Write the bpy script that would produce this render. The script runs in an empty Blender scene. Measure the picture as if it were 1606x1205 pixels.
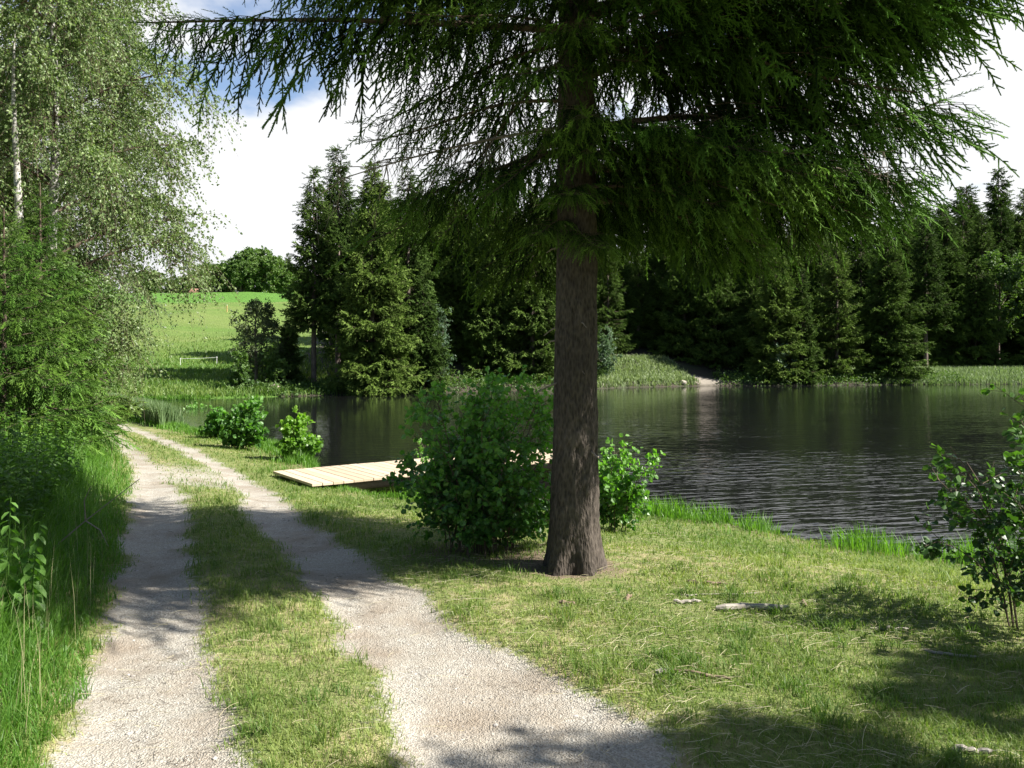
import bpy, math
import numpy as np
from math import radians as R, sin, cos, pi

# ------------------------------------------------------------------ camera, light, sky
S = bpy.context.scene
C = S.collection
CAMZ = 1.65
FPX = 1250.0          # focal length in photo pixels (photo 1606 wide)
HOR = 560.0           # horizon row
cam = bpy.data.objects.new("camera", bpy.data.cameras.new("camera"))
C.objects.link(cam)
cam.location = (0, 0, CAMZ)
cam.rotation_euler = (R(90), 0, 0)
cam.data.sensor_width = 36.0
cam.data.lens = 36.0 * FPX / 1606.0
cam.data.shift_y = -(602.5 - HOR) / 1606.0
cam.data.clip_start = 0.05
cam.data.clip_end = 3000
S.camera = cam

SUN_EL, SUN_AZ = 42.0, 101.0     # azimuth clockwise from +Y: the sun stands to the right
S.view_settings.view_transform = 'Standard'
S.view_settings.look = 'None'
S.view_settings.gamma = 1.0
S.view_settings.exposure = 1.36
S.cycles.max_bounces = 6
S.cycles.diffuse_bounces = 3
S.cycles.transmission_bounces = 3
S.cycles.transparent_max_bounces = 4
S.cycles.caustics_reflective = False
S.cycles.caustics_refractive = False

sd = bpy.data.lights.new("sun", 'SUN')
sd.energy = 5.0
sd.angle = R(0.55)
sd.color = (1.0, 0.955, 0.88)
sun = bpy.data.objects.new("sun", sd)
C.objects.link(sun)
sun.rotation_euler = (R(90 - SUN_EL), 0, R(180 - SUN_AZ))

W = bpy.data.worlds.new("World")
S.world = W
W.use_nodes = True
nt = W.node_tree
nt.nodes.clear()
def wn(t, **k):
    n = nt.nodes.new(t)
    for a, b in k.items():
        setattr(n, a, b)
    return n
sky = wn('ShaderNodeTexSky', sky_type='NISHITA', sun_disc=False, sun_elevation=R(SUN_EL), sun_rotation=R(SUN_AZ),
         air_density=1.0, dust_density=0.6, ozone_density=1.6)
tc = wn('ShaderNodeTexCoord')
sep = wn('ShaderNodeSeparateXYZ'); nt.links.new(tc.outputs['Generated'], sep.inputs[0])
# clouds on a plane overhead: x/(z+c), y/(z+c)
zc = wn('ShaderNodeMath', operation='ADD'); nt.links.new(sep.outputs[2], zc.inputs[0]); zc.inputs[1].default_value = 0.28
dx = wn('ShaderNodeMath', operation='DIVIDE'); nt.links.new(sep.outputs[0], dx.inputs[0]); nt.links.new(zc.outputs[0], dx.inputs[1])
dy = wn('ShaderNodeMath', operation='DIVIDE'); nt.links.new(sep.outputs[1], dy.inputs[0]); nt.links.new(zc.outputs[0], dy.inputs[1])
cmb = wn('ShaderNodeCombineXYZ'); nt.links.new(dx.outputs[0], cmb.inputs[0]); nt.links.new(dy.outputs[0], cmb.inputs[1])
cn = wn('ShaderNodeTexNoise'); cn.inputs['Scale'].default_value = 1.7; cn.inputs['Detail'].default_value = 7
cn.inputs['Roughness'].default_value = 0.52
mpw = wn('ShaderNodeMapping'); mpw.inputs['Location'].default_value = (3.35, 1.2, 0.0)
nt.links.new(cmb.outputs[0], mpw.inputs[0]); nt.links.new(mpw.outputs[0], cn.inputs['Vector'])
# more cloud low down, less high up
hb = wn('ShaderNodeMapRange'); nt.links.new(sep.outputs[2], hb.inputs[0])
hb.inputs[1].default_value = 0.22; hb.inputs[2].default_value = 0.42; hb.inputs[3].default_value = 0.20; hb.inputs[4].default_value = -0.05
ad = wn('ShaderNodeMath', operation='ADD'); nt.links.new(cn.outputs[0], ad.inputs[0]); nt.links.new(hb.outputs[0], ad.inputs[1])
cr = wn('ShaderNodeMapRange', interpolation_type='SMOOTHSTEP'); nt.links.new(ad.outputs[0], cr.inputs[0])
cr.inputs[1].default_value = 0.46; cr.inputs[2].default_value = 0.58; cr.inputs[3].default_value = 0.10
cs = wn('ShaderNodeTexNoise'); cs.inputs['Scale'].default_value = 3.0; cs.inputs['Detail'].default_value = 4
nt.links.new(mpw.outputs[0], cs.inputs['Vector'])
fr = wn('ShaderNodeMapRange', interpolation_type='SMOOTHSTEP'); nt.links.new(sep.outputs[1], fr.inputs[0])   # clouds and blue boost only on pond side; rear sky cleared to cut ambient
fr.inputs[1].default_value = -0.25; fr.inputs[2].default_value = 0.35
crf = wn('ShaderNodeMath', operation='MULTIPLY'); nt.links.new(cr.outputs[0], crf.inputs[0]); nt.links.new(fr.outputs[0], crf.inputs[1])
ccol = wn('ShaderNodeMix', data_type='RGBA'); nt.links.new(cs.outputs[0], ccol.inputs[0])
ccol.inputs[6].default_value = (9.6, 9.8, 10.2, 1); ccol.inputs[7].default_value = (12.5, 12.5, 12.5, 1)
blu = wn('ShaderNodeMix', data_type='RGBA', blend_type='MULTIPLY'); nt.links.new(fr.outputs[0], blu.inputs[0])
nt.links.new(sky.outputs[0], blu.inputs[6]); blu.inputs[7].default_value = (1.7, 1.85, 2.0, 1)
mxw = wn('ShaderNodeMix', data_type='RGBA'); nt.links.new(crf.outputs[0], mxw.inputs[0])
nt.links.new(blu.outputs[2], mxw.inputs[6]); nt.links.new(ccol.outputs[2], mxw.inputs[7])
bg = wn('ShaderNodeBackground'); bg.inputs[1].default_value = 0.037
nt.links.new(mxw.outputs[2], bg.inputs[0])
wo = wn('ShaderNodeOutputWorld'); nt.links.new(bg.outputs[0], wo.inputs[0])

# ------------------------------------------------------------------ numpy helpers
def sstep(a, b, x):
    t = np.clip((x - a) / (b - a), 0, 1)
    return t * t * (3 - 2 * t)

def _hash(ix, iy, seed):
    h = (ix.astype(np.int64) * 374761393 + iy.astype(np.int64) * 668265263 + seed * 2147483647) & 0x7fffffff
    h = ((h ^ (h >> 13)) * 1274126177) & 0x7fffffff
    return ((h ^ (h >> 16)) & 0xffff) / 65535.0

def vnoise(x, y, seed=0):
    ix = np.floor(x); iy = np.floor(y)
    fx = x - ix; fy = y - iy
    fx = fx * fx * (3 - 2 * fx); fy = fy * fy * (3 - 2 * fy)
    a = _hash(ix, iy, seed); b = _hash(ix + 1, iy, seed)
    c = _hash(ix, iy + 1, seed); d = _hash(ix + 1, iy + 1, seed)
    return (a * (1 - fx) + b * fx) * (1 - fy) + (c * (1 - fx) + d * fx) * fy

def fbm(x, y, seed=0, o=4):
    s = 0; a = 0.5; t = 0
    for k in range(o):
        s = s + a * vnoise(x, y, seed + k); t += a
        x = x * 2.03 + 7.1; y = y * 2.03 - 3.7; a *= 0.5
    return s / t

def norm(v):
    return v / np.maximum(np.linalg.norm(v, axis=-1, keepdims=True), 1e-9)

def frames(d, rng=None, up=None):
    """3x3 frames whose columns are (d, side, normal); the normal leans to up, or is random"""
    d = norm(d)
    if up is None:
        up = rng.normal(size=d.shape)
    s = norm(np.cross(up, d)); n = np.cross(d, s)
    return np.stack([d, s, n], axis=-1)

class Geo:
    def __init__(self):
        self.V = []; self.F = []; self.T = []; self.n = 0
    def add(self, V, F, tone=0.5):
        V = np.asarray(V, dtype=np.float32).reshape(-1, 3); F = np.asarray(F, dtype=np.int64)
        if len(V) == 0 or len(F) == 0:
            return self
        self.V.append(V); self.F.append(F + self.n)
        self.T.append(np.broadcast_to(np.asarray(tone, dtype=np.float32), (len(F),)).copy())
        self.n += len(V)
        return self
    def put(self, tmpl, M, off, tone=None, sc=None):
        """copies of a template (V, F, T) at frames M, offsets, scales"""
        TV, TF, TT = tmpl
        N = len(off)
        if N == 0:
            return self
        if sc is not None:
            M = M * np.asarray(sc).reshape(-1, 1, 1)
        V = np.einsum('nij,vj->nvi', M, TV) + off[:, None, :]
        F = TF[None] + (np.arange(N) * len(TV))[:, None, None]
        T = np.broadcast_to(TT[None, :], (N, len(TF)))
        if tone is not None:
            T = np.clip(T + np.asarray(tone)[:, None], 0, 1)
        return self.add(V.reshape(-1, 3), F.reshape(-1, TF.shape[1]), T.reshape(-1))
    def data(self, name, smooth=False):
        me = bpy.data.meshes.new(name)
        V = np.concatenate(self.V)
        me.vertices.add(len(V)); me.vertices.foreach_set("co", V.ravel())
        lt = np.concatenate([np.full(len(f), f.shape[1], dtype=np.int32) for f in self.F])
        li = np.concatenate([f.ravel() for f in self.F]).astype(np.int32)
        me.loops.add(len(li)); me.loops.foreach_set("vertex_index", li)
        me.polygons.add(len(lt))
        ls = np.concatenate([[0], np.cumsum(lt)[:-1]]).astype(np.int32)
        me.polygons.foreach_set("loop_start", ls)
        me.polygons.foreach_set("use_smooth", np.full(len(lt), bool(smooth)))
        a = me.attributes.new("tone", 'FLOAT', 'FACE')
        a.data.foreach_set("value", np.concatenate(self.T))
        me.update(calc_edges=True)
        return me

def link(name, me, m, parent=None, smooth=False, **props):
    if isinstance(me, Geo):
        me = me.data(name, smooth)
    if m is not None and len(me.materials) == 0:
        me.materials.append(m)
    o = bpy.data.objects.new(name, me)
    C.objects.link(o)
    if parent is not None:
        o.parent = parent
    for k, v in props.items():
        if v is not None:
            o[k] = v
    return o

def thing(name, label, cat, loc=(0, 0, 0), rz=0.0, sc=1.0, group=None):
    o = bpy.data.objects.new(name, None); C.objects.link(o)
    o.location = loc; o.rotation_euler = (0, 0, rz); o.scale = (sc, sc, sc)
    o.empty_display_size = 0.2
    o['label'] = label; o['category'] = cat
    if group: o['group'] = group
    return o

def dup(root, loc, rz, sc, label, group=None):
    r = root.copy(); C.objects.link(r); r.location = loc; r.rotation_euler = (0, 0, rz)
    r.scale = sc if hasattr(sc, '__len__') else (sc, sc, sc)
    r['label'] = label
    if group: r['group'] = group
    for ch in list(root.children):
        c = ch.copy(); C.objects.link(c); c.parent = r
        for g in ch.children:
            d = g.copy(); C.objects.link(d); d.parent = c
    return r

def tubes(Cv, r0, r1, m=4, k=5):
    """many quadratic Bezier tubes. Cv (N,3,3); returns V, F"""
    N = len(Cv)
    t = np.linspace(0, 1, m)[None, :, None]
    P = Cv[:, None, 0] * (1 - t) ** 2 + 2 * Cv[:, None, 1] * t * (1 - t) + Cv[:, None, 2] * t ** 2
    D = norm(Cv[:, 2] - Cv[:, 0] + 1e-6)
    ref = np.where(np.abs(D[:, 2:3]) > 0.8, np.array([[1., 0, 0]]), np.array([[0, 0, 1.]]))
    a = norm(np.cross(D, ref)); b = np.cross(D, a)
    rr = (r0[:, None] * (1 - t[..., 0]) + r1[:, None] * t[..., 0])
    ang = np.arange(k) * 2 * pi / k
    ring = a[:, None, None] * np.cos(ang)[None, None, :, None] + b[:, None, None] * np.sin(ang)[None, None, :, None]
    V = P[:, :, None] + ring * rr[:, :, None, None]
    i = np.arange(m - 1)[:, None] * k; j = np.arange(k)[None]
    q = np.stack([i + j, i + (j + 1) % k, i + k + (j + 1) % k, i + k + j], -1).reshape(-1, 4)
    F = q[None] + (np.arange(N) * m * k)[:, None, None]
    return V.reshape(-1, 3), F.reshape(-1, 4)

def polytube(P, r, k=8, cap=False):
    """one tube along points P with radii r"""
    P = np.asarray(P, float); r = np.asarray(r, float)
    D = norm(np.gradient(P, axis=0))
    ref = np.array([0., 0, 1.]) if abs(D[0, 2]) < 0.8 else np.array([1., 0, 0])
    a = norm(np.cross(D, ref)); b = np.cross(D, a)
    ang = np.arange(k) * 2 * pi / k
    V = P[:, None] + (a[:, None] * np.cos(ang)[None, :, None] + b[:, None] * np.sin(ang)[None, :, None]) * r[:, None, None]
    i = np.arange(len(P) - 1)[:, None] * k; j = np.arange(k)[None]
    F = np.stack([i + j, i + (j + 1) % k, i + k + (j + 1) % k, i + k + j], -1).reshape(-1, 4)
    return V.reshape(-1, 3), F

def bez(Cv, t):
    t = t[:, None]
    return Cv[:, 0] * (1 - t) ** 2 + 2 * Cv[:, 1] * t * (1 - t) + Cv[:, 2] * t ** 2
def bezd(Cv, t):
    t = t[:, None]
    return norm(2 * (1 - t) * (Cv[:, 1] - Cv[:, 0]) + 2 * t * (Cv[:, 2] - Cv[:, 1]) + 1e-9)

# ------------------------------------------------------------------ materials
def mat(name):
    m = bpy.data.materials.new(name); m.use_nodes = True
    n = m.node_tree; n.nodes.clear()
    out = n.nodes.new('ShaderNodeOutputMaterial')
    return m, n, out
def N_(n, t, **k):
    x = n.nodes.new(t)
    for a, b in k.items(): setattr(x, a, b)
    return x
def noise(n, scale, detail=4, rough=0.55, vec=None):
    x = N_(n, 'ShaderNodeTexNoise'); x.inputs['Scale'].default_value = scale
    x.inputs['Detail'].default_value = detail; x.inputs['Roughness'].default_value = rough
    if vec is not None: n.links.new(vec, x.inputs['Vector'])
    return x.outputs[0]
def mixc(n, f, a, b, blend='MIX'):
    x = N_(n, 'ShaderNodeMix', data_type='RGBA', blend_type=blend)
    for s, v in ((x.inputs[0], f), (x.inputs[6], a), (x.inputs[7], b)):
        if isinstance(v, (int, float)): s.default_value = v
        elif isinstance(v, tuple): s.default_value = (*v, 1)
        else: n.links.new(v, s)
    return x.outputs[2]
def rng_(n, x, a, b, c=0.0, d=1.0, smooth=False):
    r = N_(n, 'ShaderNodeMapRange')
    if smooth: r.interpolation_type = 'SMOOTHSTEP'
    n.links.new(x, r.inputs[0])
    for i, v in enumerate((a, b, c, d)): r.inputs[i + 1].default_value = v
    return r.outputs[0]
def math_(n, op, a, b=None):
    x = N_(n, 'ShaderNodeMath', operation=op)
    for s, v in ((x.inputs[0], a), (x.inputs[1], b)):
        if v is None: continue
        if isinstance(v, (int, float)): s.default_value = v
        else: n.links.new(v, s)
    return x.outputs[0]
def attr(n, name):
    a = N_(n, 'ShaderNodeAttribute'); a.attribute_name = name
    return a.outputs['Fac']
def bump(n, h, strength=0.5, dist=0.02):
    b = N_(n, 'ShaderNodeBump'); b.inputs['Strength'].default_value = strength; b.inputs['Distance'].default_value = dist
    n.links.new(h, b.inputs['Height'])
    return b.outputs[0]
def objco(n):
    return N_(n, 'ShaderNodeTexCoord').outputs['Object']
def scaled(n, vec, s):
    m = N_(n, 'ShaderNodeMapping'); m.inputs['Scale'].default_value = s
    n.links.new(vec, m.inputs[0]); return m.outputs[0]

def leaf_mat(name, a, b, trans=0.35, rough=0.5, spec=0.35, tint=(1.25, 1.35, 0.5), var=0.25):
    m, n, out = mat(name)
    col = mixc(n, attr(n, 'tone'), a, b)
    oi = N_(n, 'ShaderNodeObjectInfo')
    v = rng_(n, oi.outputs['Random'], 0, 1, 1 - var, 1 + var)
    hsv = N_(n, 'ShaderNodeHueSaturation'); n.links.new(col, hsv.inputs['Color']); n.links.new(v, hsv.inputs['Value'])
    hs = rng_(n, oi.outputs['Random'], 0, 1, 0.512, 0.488); n.links.new(hs, hsv.inputs['Hue'])
    p = N_(n, 'ShaderNodeBsdfPrincipled'); p.inputs['Roughness'].default_value = rough
    p.inputs['Specular IOR Level'].default_value = spec
    n.links.new(hsv.outputs[0], p.inputs['Base Color'])
    t = N_(n, 'ShaderNodeBsdfTranslucent')
    tcol = mixc(n, 1.0, hsv.outputs[0], tint, 'MULTIPLY')
    n.links.new(tcol, t.inputs['Color'])
    mx = N_(n, 'ShaderNodeMixShader'); mx.inputs[0].default_value = trans
    n.links.new(p.outputs[0], mx.inputs[1]); n.links.new(t.outputs[0], mx.inputs[2])
    n.links.new(mx.outputs[0], out.inputs[0])
    return m

def bark_mat(name, a, b, scl=(14, 14, 3), strength=0.8, dist=0.03, moss=None):
    m, n, out = mat(name)
    v = scaled(n, objco(n), scl)
    h1 = noise(n, 1.0, 6, 0.6, v)
    vo = N_(n, 'ShaderNodeTexVoronoi'); vo.inputs['Scale'].default_value = 1.6; n.links.new(v, vo.inputs['Vector'])
    h = math_(n, 'ADD', math_(n, 'MULTIPLY', vo.outputs[0], 0.6), h1)
    col = mixc(n, rng_(n, h, 0.45, 1.1), a, b)
    big = noise(n, 1.3, 3, 0.5, objco(n))
    col = mixc(n, rng_(n, big, 0.35, 0.7, 0.0, 0.5), col, tuple(0.55 * x for x in a))
    if moss: col = mixc(n, rng_(n, noise(n, 2.6, 5, 0.6, objco(n)), 0.5, 0.68, 0, 0.55), col, moss)
    p = N_(n, 'ShaderNodeBsdfPrincipled'); p.inputs['Roughness'].default_value = 0.9; p.inputs['Specular IOR Level'].default_value = 0.15
    n.links.new(col, p.inputs['Base Color']); n.links.new(bump(n, h, strength, dist), p.inputs['Normal'])
    n.links.new(p.outputs[0], out.inputs[0])
    return m

M = {}
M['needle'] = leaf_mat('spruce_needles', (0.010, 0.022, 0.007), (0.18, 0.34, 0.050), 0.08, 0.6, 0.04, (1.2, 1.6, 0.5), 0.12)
M['needle_far'] = leaf_mat('far_spruce_needles', (0.020, 0.042, 0.013), (0.145, 0.225, 0.050), 0.22, 0.6, 0.08, (1.2, 1.5, 0.5), 0.3)
M['needle_young'] = leaf_mat('young_spruce_needles', (0.045, 0.10, 0.018), (0.20, 0.36, 0.06), 0.30, 0.5, 0.12, (1.2, 1.5, 0.5), 0.1)
M['birch_leaf'] = leaf_mat('birch_leaves', (0.095, 0.155, 0.055), (0.28, 0.36, 0.16), 0.38, 0.4, 0.35, (1.2, 1.4, 0.6), 0.12)
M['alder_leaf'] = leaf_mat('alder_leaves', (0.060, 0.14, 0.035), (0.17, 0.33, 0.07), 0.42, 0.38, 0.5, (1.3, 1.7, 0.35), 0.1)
M['shaded_leaf'] = leaf_mat('shaded_alder_leaves', (0.022, 0.055, 0.016), (0.09, 0.18, 0.035), 0.35, 0.4, 0.4, (1.3, 1.6, 0.4), 0.0)  # alder colours darkened to paint in shade on the right-edge bush
M['bright_leaf'] = leaf_mat('bright_leaves', (0.075, 0.18, 0.03), (0.17, 0.33, 0.05), 0.45, 0.4, 0.5, (1.3, 1.6, 0.35), 0.12)
M['tree_leaf'] = leaf_mat('broad_tree_leaves', (0.065, 0.125, 0.034), (0.16, 0.25, 0.07), 0.34, 0.5, 0.3, (1.2, 1.4, 0.5), 0.25)
M['sallow_leaf'] = leaf_mat('sallow_leaves', (0.055, 0.085, 0.035), (0.16, 0.20, 0.09), 0.3, 0.5, 0.3, (1.2, 1.3, 0.6), 0.1)
M['pale_leaf'] = leaf_mat('willow_leaves', (0.09, 0.15, 0.09), (0.2, 0.29, 0.18), 0.3, 0.45, 0.4, (1.1, 1.3, 0.7), 0.15)
M['grass'] = leaf_mat('lawn_blades', (0.092, 0.175, 0.032), (0.34, 0.39, 0.13), 0.40, 0.5, 0.3, (1.15, 1.3, 0.5), 0.0)
M['tall_grass'] = leaf_mat('tall_grass_blades', (0.06, 0.16, 0.022), (0.17, 0.33, 0.055), 0.45, 0.45, 0.35, (1.2, 1.45, 0.4), 0.0)
M['nettle'] = leaf_mat('nettle_leaves', (0.055, 0.125, 0.020), (0.13, 0.26, 0.05), 0.40, 0.45, 0.35, (1.2, 1.5, 0.45), 0.05)
M['straw'] = leaf_mat('straw', (0.42, 0.36, 0.20), (0.62, 0.57, 0.40), 0.15, 0.6, 0.2, (1, 1, 1), 0.0)
M['reed'] = leaf_mat('reed_blades', (0.10, 0.17, 0.06), (0.26, 0.33, 0.16), 0.35, 0.5, 0.3, (1.1, 1.2, 0.7), 0.0)
M['bark'] = bark_mat('spruce_bark', (0.036, 0.030, 0.025), (0.135, 0.112, 0.092), (34, 34, 11), 0.9, 0.02)
M['bark_far'] = bark_mat('far_bark', (0.10, 0.08, 0.065), (0.26, 0.21, 0.18), (6, 6, 1.5), 0.6, 0.05)
M['twig'] = bark_mat('twig_bark', (0.07, 0.052, 0.038), (0.16, 0.125, 0.09), (30, 30, 30), 0.4, 0.01)
M['dead'] = bark_mat('dead_twig_bark', (0.17, 0.14, 0.11), (0.34, 0.29, 0.24), (30, 30, 30), 0.3, 0.01)
M['birch_bark'] = bark_mat('birch_bark', (0.14, 0.13, 0.11), (0.60, 0.58, 0.54), (3, 3, 12), 0.3, 0.01)
M['driftwood'] = bark_mat('bleached_wood', (0.24, 0.21, 0.17), (0.50, 0.46, 0.40), (9, 60, 60), 0.5, 0.006)
M['brownwood'] = bark_mat('brown_wood', (0.16, 0.11, 0.075), (0.36, 0.27, 0.20), (9, 60, 60), 0.5, 0.006)

# ------------------------------------------------------------------ terrain
WATER = -1.05
pond = np.array([(60, 14), (25, 7.6), (14, 7.0), (9, 7.7), (6.9, 8.5), (5.15, 9.55), (4.1, 10.3), (3.25, 11.6), (2.0, 12.4), (0.5, 12.7), (-1.1, 13.4),
                 (-2.3, 14.1), (-3.5, 15.6), (-4.2, 17.4), (-5.2, 20.3), (-6.8, 22.6), (-8.2, 24.4), (-10.2, 26.8), (-12.4, 29.3), (-15.3, 33.3),
                 (-18.4, 37.4), (-22.3, 42.5), (-26.0, 47.5), (-22.8, 49.5), (-19.5, 51.6), (-16.4, 53.6), (-13, 56), (-9, 58.5), (-5, 60.5), (0, 63),
                 (5, 65.3), (10, 70.2), (15.5, 73.2), (19.5, 74.6), (24, 74.2), (30, 75.6), (38, 77.2), (50, 79.0), (65, 80.5), (85, 82), (100, 60), (95, 30)], float)

def sdist(x, y, poly=pond):
    x = np.asarray(x, float); y = np.asarray(y, float)
    sh = x.shape; x = x.ravel(); y = y.ravel()
    best = np.full(x.shape, 1e18); ins = np.zeros(x.shape, bool)
    n = len(poly)
    for i in range(n):
        ax, ay = poly[i]; bx, by = poly[(i + 1) % n]
        ex, ey = bx - ax, by - ay
        t = np.clip(((x - ax) * ex + (y - ay) * ey) / (ex * ex + ey * ey), 0, 1)
        d = (x - ax - t * ex) ** 2 + (y - ay - t * ey) ** 2
        best = np.minimum(best, d)
        c = ((ay > y) != (by > y)) & (x < ex * (y - ay) / (ey if ey else 1e-12) + ax)
        ins ^= c
    d = np.sqrt(best)
    return np.where(ins, -d, d).reshape(sh)

def basez(x, y):
    z = -0.026 * np.clip(y, -10, 34)
    z = z - 0.004 * np.clip(y - 34, 0, 16)
    t = (y - 56) / 4.0
    soft = 4.0 * np.where(t > 12, t, np.log1p(np.exp(np.clip(t, -40, 12))))
    soft = np.where(y > 150, 94 + (y - 150) * -0.05, soft)
    g = sstep(34, -14, x - (y - 60) * 0.12)
    slope = 0.030 + 0.128 * g
    z = z + soft * slope
    # rising forest floor on the right beyond the marsh
    z = z + 1.0 * sstep(72, 92, y) * sstep(2, 12, x) * sstep(40, 24, x)
    # verge bank to the left of the track
    pathx = np.interp(y, [0, 3, 5, 8, 12, 20, 33, 50], [-2.0, -2.1, -2.6, -3.5, -5.6, -9.8, -18.5, -34])
    z = z + 0.32 * sstep(0.0, -2.4, x - pathx) * sstep(60, 40, y)
    return z

def terr(x, y, s=None):
    x = np.asarray(x, float); y = np.asarray(y, float)
    if s is None: s = sdist(x, y)
    zb = basez(x, y)
    dist = np.hypot(x, y)
    zb = zb + (fbm(x * 0.6, y * 0.6, 5, 3) - 0.5) * 0.08 + (fbm(x * 3.1, y * 3.1, 9, 3) - 0.5) * 0.025
    zb = zb + (fbm(x * 0.07, y * 0.07, 15, 3) - 0.5) * 1.6 * sstep(55, 110, y)
    near = sstep(34, 30, y)
    f_near = 0.42 * sstep(-0.1, 0.35, s) + 0.58 * sstep(0.0, 4.2, s)
    f_far = 0.30 * sstep(0.0, 0.6, s) + 0.70 * sstep(0.0, 7.0, s)
    f = f_near * near + f_far * (1 - near)
    zo = WATER + 0.02 + np.maximum(zb - WATER - 0.02, 0.03) * f
    zi = WATER + 0.02 + np.clip(s, -2.5, 0) * 0.45
    return np.where(s > 0, zo, zi)

def G(u, v):
    """ground point seen at photo pixel (u, v)"""
    d = np.exp(np.linspace(math.log(1.6), math.log(320), 2600))
    x = (u - 803.0) / FPX * d
    z = CAMZ - (v - HOR) / FPX * d
    g = terr(x, d)
    k = np.nonzero(z <= g)[0]
    i = k[0] if len(k) else len(d) - 1
    return np.array([x[i], d[i], g[i]])

def P(u, d):
    x = (u - 803.0) / FPX * d
    return np.array([x, d, float(terr(np.array([x]), np.array([float(d)]))[0])])
def topz(v, d):
    return CAMZ + (HOR - v) * d / FPX

# track edges (left rut left/right, right rut left/right) surveyed on the ground
_tr = [(1205, 60, 380, 620, 1065), (1150, 90, 375, 612, 1030), (1100, 115, 360, 600, 940), (1050, 135, 340, 572, 845), (1000, 150, 325, 537, 745),
       (950, 170, 318, 502, 678), (900, 185, 312, 468, 612), (850, 192, 298, 427, 525), (800, 200, 292, 387, 465), (770, 205, 285, 368, 428),
       (740, 207, 258, 340, 378), (720, 200, 236, 308, 338), (700, 185, 212, 268, 298), (680, 163, 186, 216, 242), (665, 146, 162, 176, 198), (657, 128, 140, 148, 165)]
_E = []
for k in range(1, 5):
    pts = []
    for r in _tr:
        p = G(r[k], r[0]); pts.append((p[1], p[0]))
    p0, p1 = pts[0], pts[3]
    sl = (p1[1] - p0[1]) / (p1[0] - p0[0])
    pts.insert(0, (-12.0, p0[1] + sl * 0.3 * (-12 - p0[0])))
    q0, q1 = pts[-2], pts[-1]
    pts.append((q1[0] + 30, q1[1] - 34))
    _E.append(np.array(pts))
def edge(k, y):
    return np.interp(y, _E[k][:, 0], _E[k][:, 1])

def gravel(x, y):
    w = 0.12 + 0.014 * np.abs(y)
    jit = (fbm(x * 2.6, y * 2.6, 21, 5) - 0.5) * (0.30 + 0.012 * np.abs(y))
    x = x + jit
    a = sstep(-w, w, x - edge(0, y)) * sstep(-w, w, edge(1, y) - x)
    b = sstep(-w, w, x - edge(2, y)) * sstep(-w, w, edge(3, y) - x)
    mid = sstep(-w, w, x - edge(0, y)) * sstep(-w, w, edge(3, y) - x)
    # worn patches on the middle strip
    n = fbm(x * 2.2 + 3, y * 2.2, 33, 4)
    worn = mid * 0.75 * (sstep(0.48, 0.66, n) * sstep(9, 4.0, y) * sstep(-1.6, 0.3, x + 0.25 * (y - 4)) + 0.9 * np.exp(-((y - 14.3) / 2.2) ** 2))
    g = np.maximum(np.maximum(a, b), worn)
    return g * sstep(62, 46, y)

hero_xy = G(899, 893)[:2]; bush_xy = G(760, 868)[:2]
def axis(lo, hi, c, a, n):
    t0 = math.asinh((lo - c) / a); t1 = math.asinh((hi - c) / a)
    return c + a * np.sinh(np.linspace(t0, t1, n))
gx = axis(-320, 330, 0.0, 6.0, 620)
gy = axis(-14, 420, 5.0, 6.0, 560)
X, Y = np.meshgrid(gx, gy)
SD = sdist(X, Y)
Z = terr(X, Y, SD)
GR = gravel(X, Y)
LT = np.exp(-(np.hypot(X - hero_xy[0], Y - hero_xy[1] - 0.05) / 0.42) ** 2) + np.exp(-(np.hypot(X - bush_xy[0], (Y - bush_xy[1]) * 1.2) / 0.75) ** 2)
Z = Z - 0.045 * GR + 0.012 * (fbm(X * 9, Y * 9, 40, 3) - 0.5) * (X ** 2 + Y ** 2 < 900)
nx, ny = len(gx), len(gy)
idx = np.arange(nx * ny).reshape(ny, nx)
quads = np.stack([idx[:-1, :-1], idx[:-1, 1:], idx[1:, 1:], idx[1:, :-1]], -1).reshape(-1, 4)
VV = np.stack([X, Y, Z], -1).reshape(-1, 3)
qg = GR.ravel()[quads].mean(1)
qy = VV[quads, 1].mean(1); qx = VV[quads, 0].mean(1)
dryv = sstep(0.42, 0.62, fbm(X * 0.55, Y * 0.55, 61, 4))

def sub(name, sel, m, **props):
    q = quads[sel]
    used, inv = np.unique(q.ravel(), return_inverse=True)
    g = Geo(); g.add(VV[used], inv.reshape(-1, 4))
    me = g.data(name, True)
    for nm, arr in (("gravel", GR.ravel()[used]), ("dry", dryv.ravel()[used]), ("shore", SD.ravel()[used]), ("litter", LT.ravel()[used])):
        a = me.attributes.new(nm, 'FLOAT', 'POINT'); a.data.foreach_set("value", arr.astype(np.float32))
    return link(name, me, m, **props)

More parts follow.
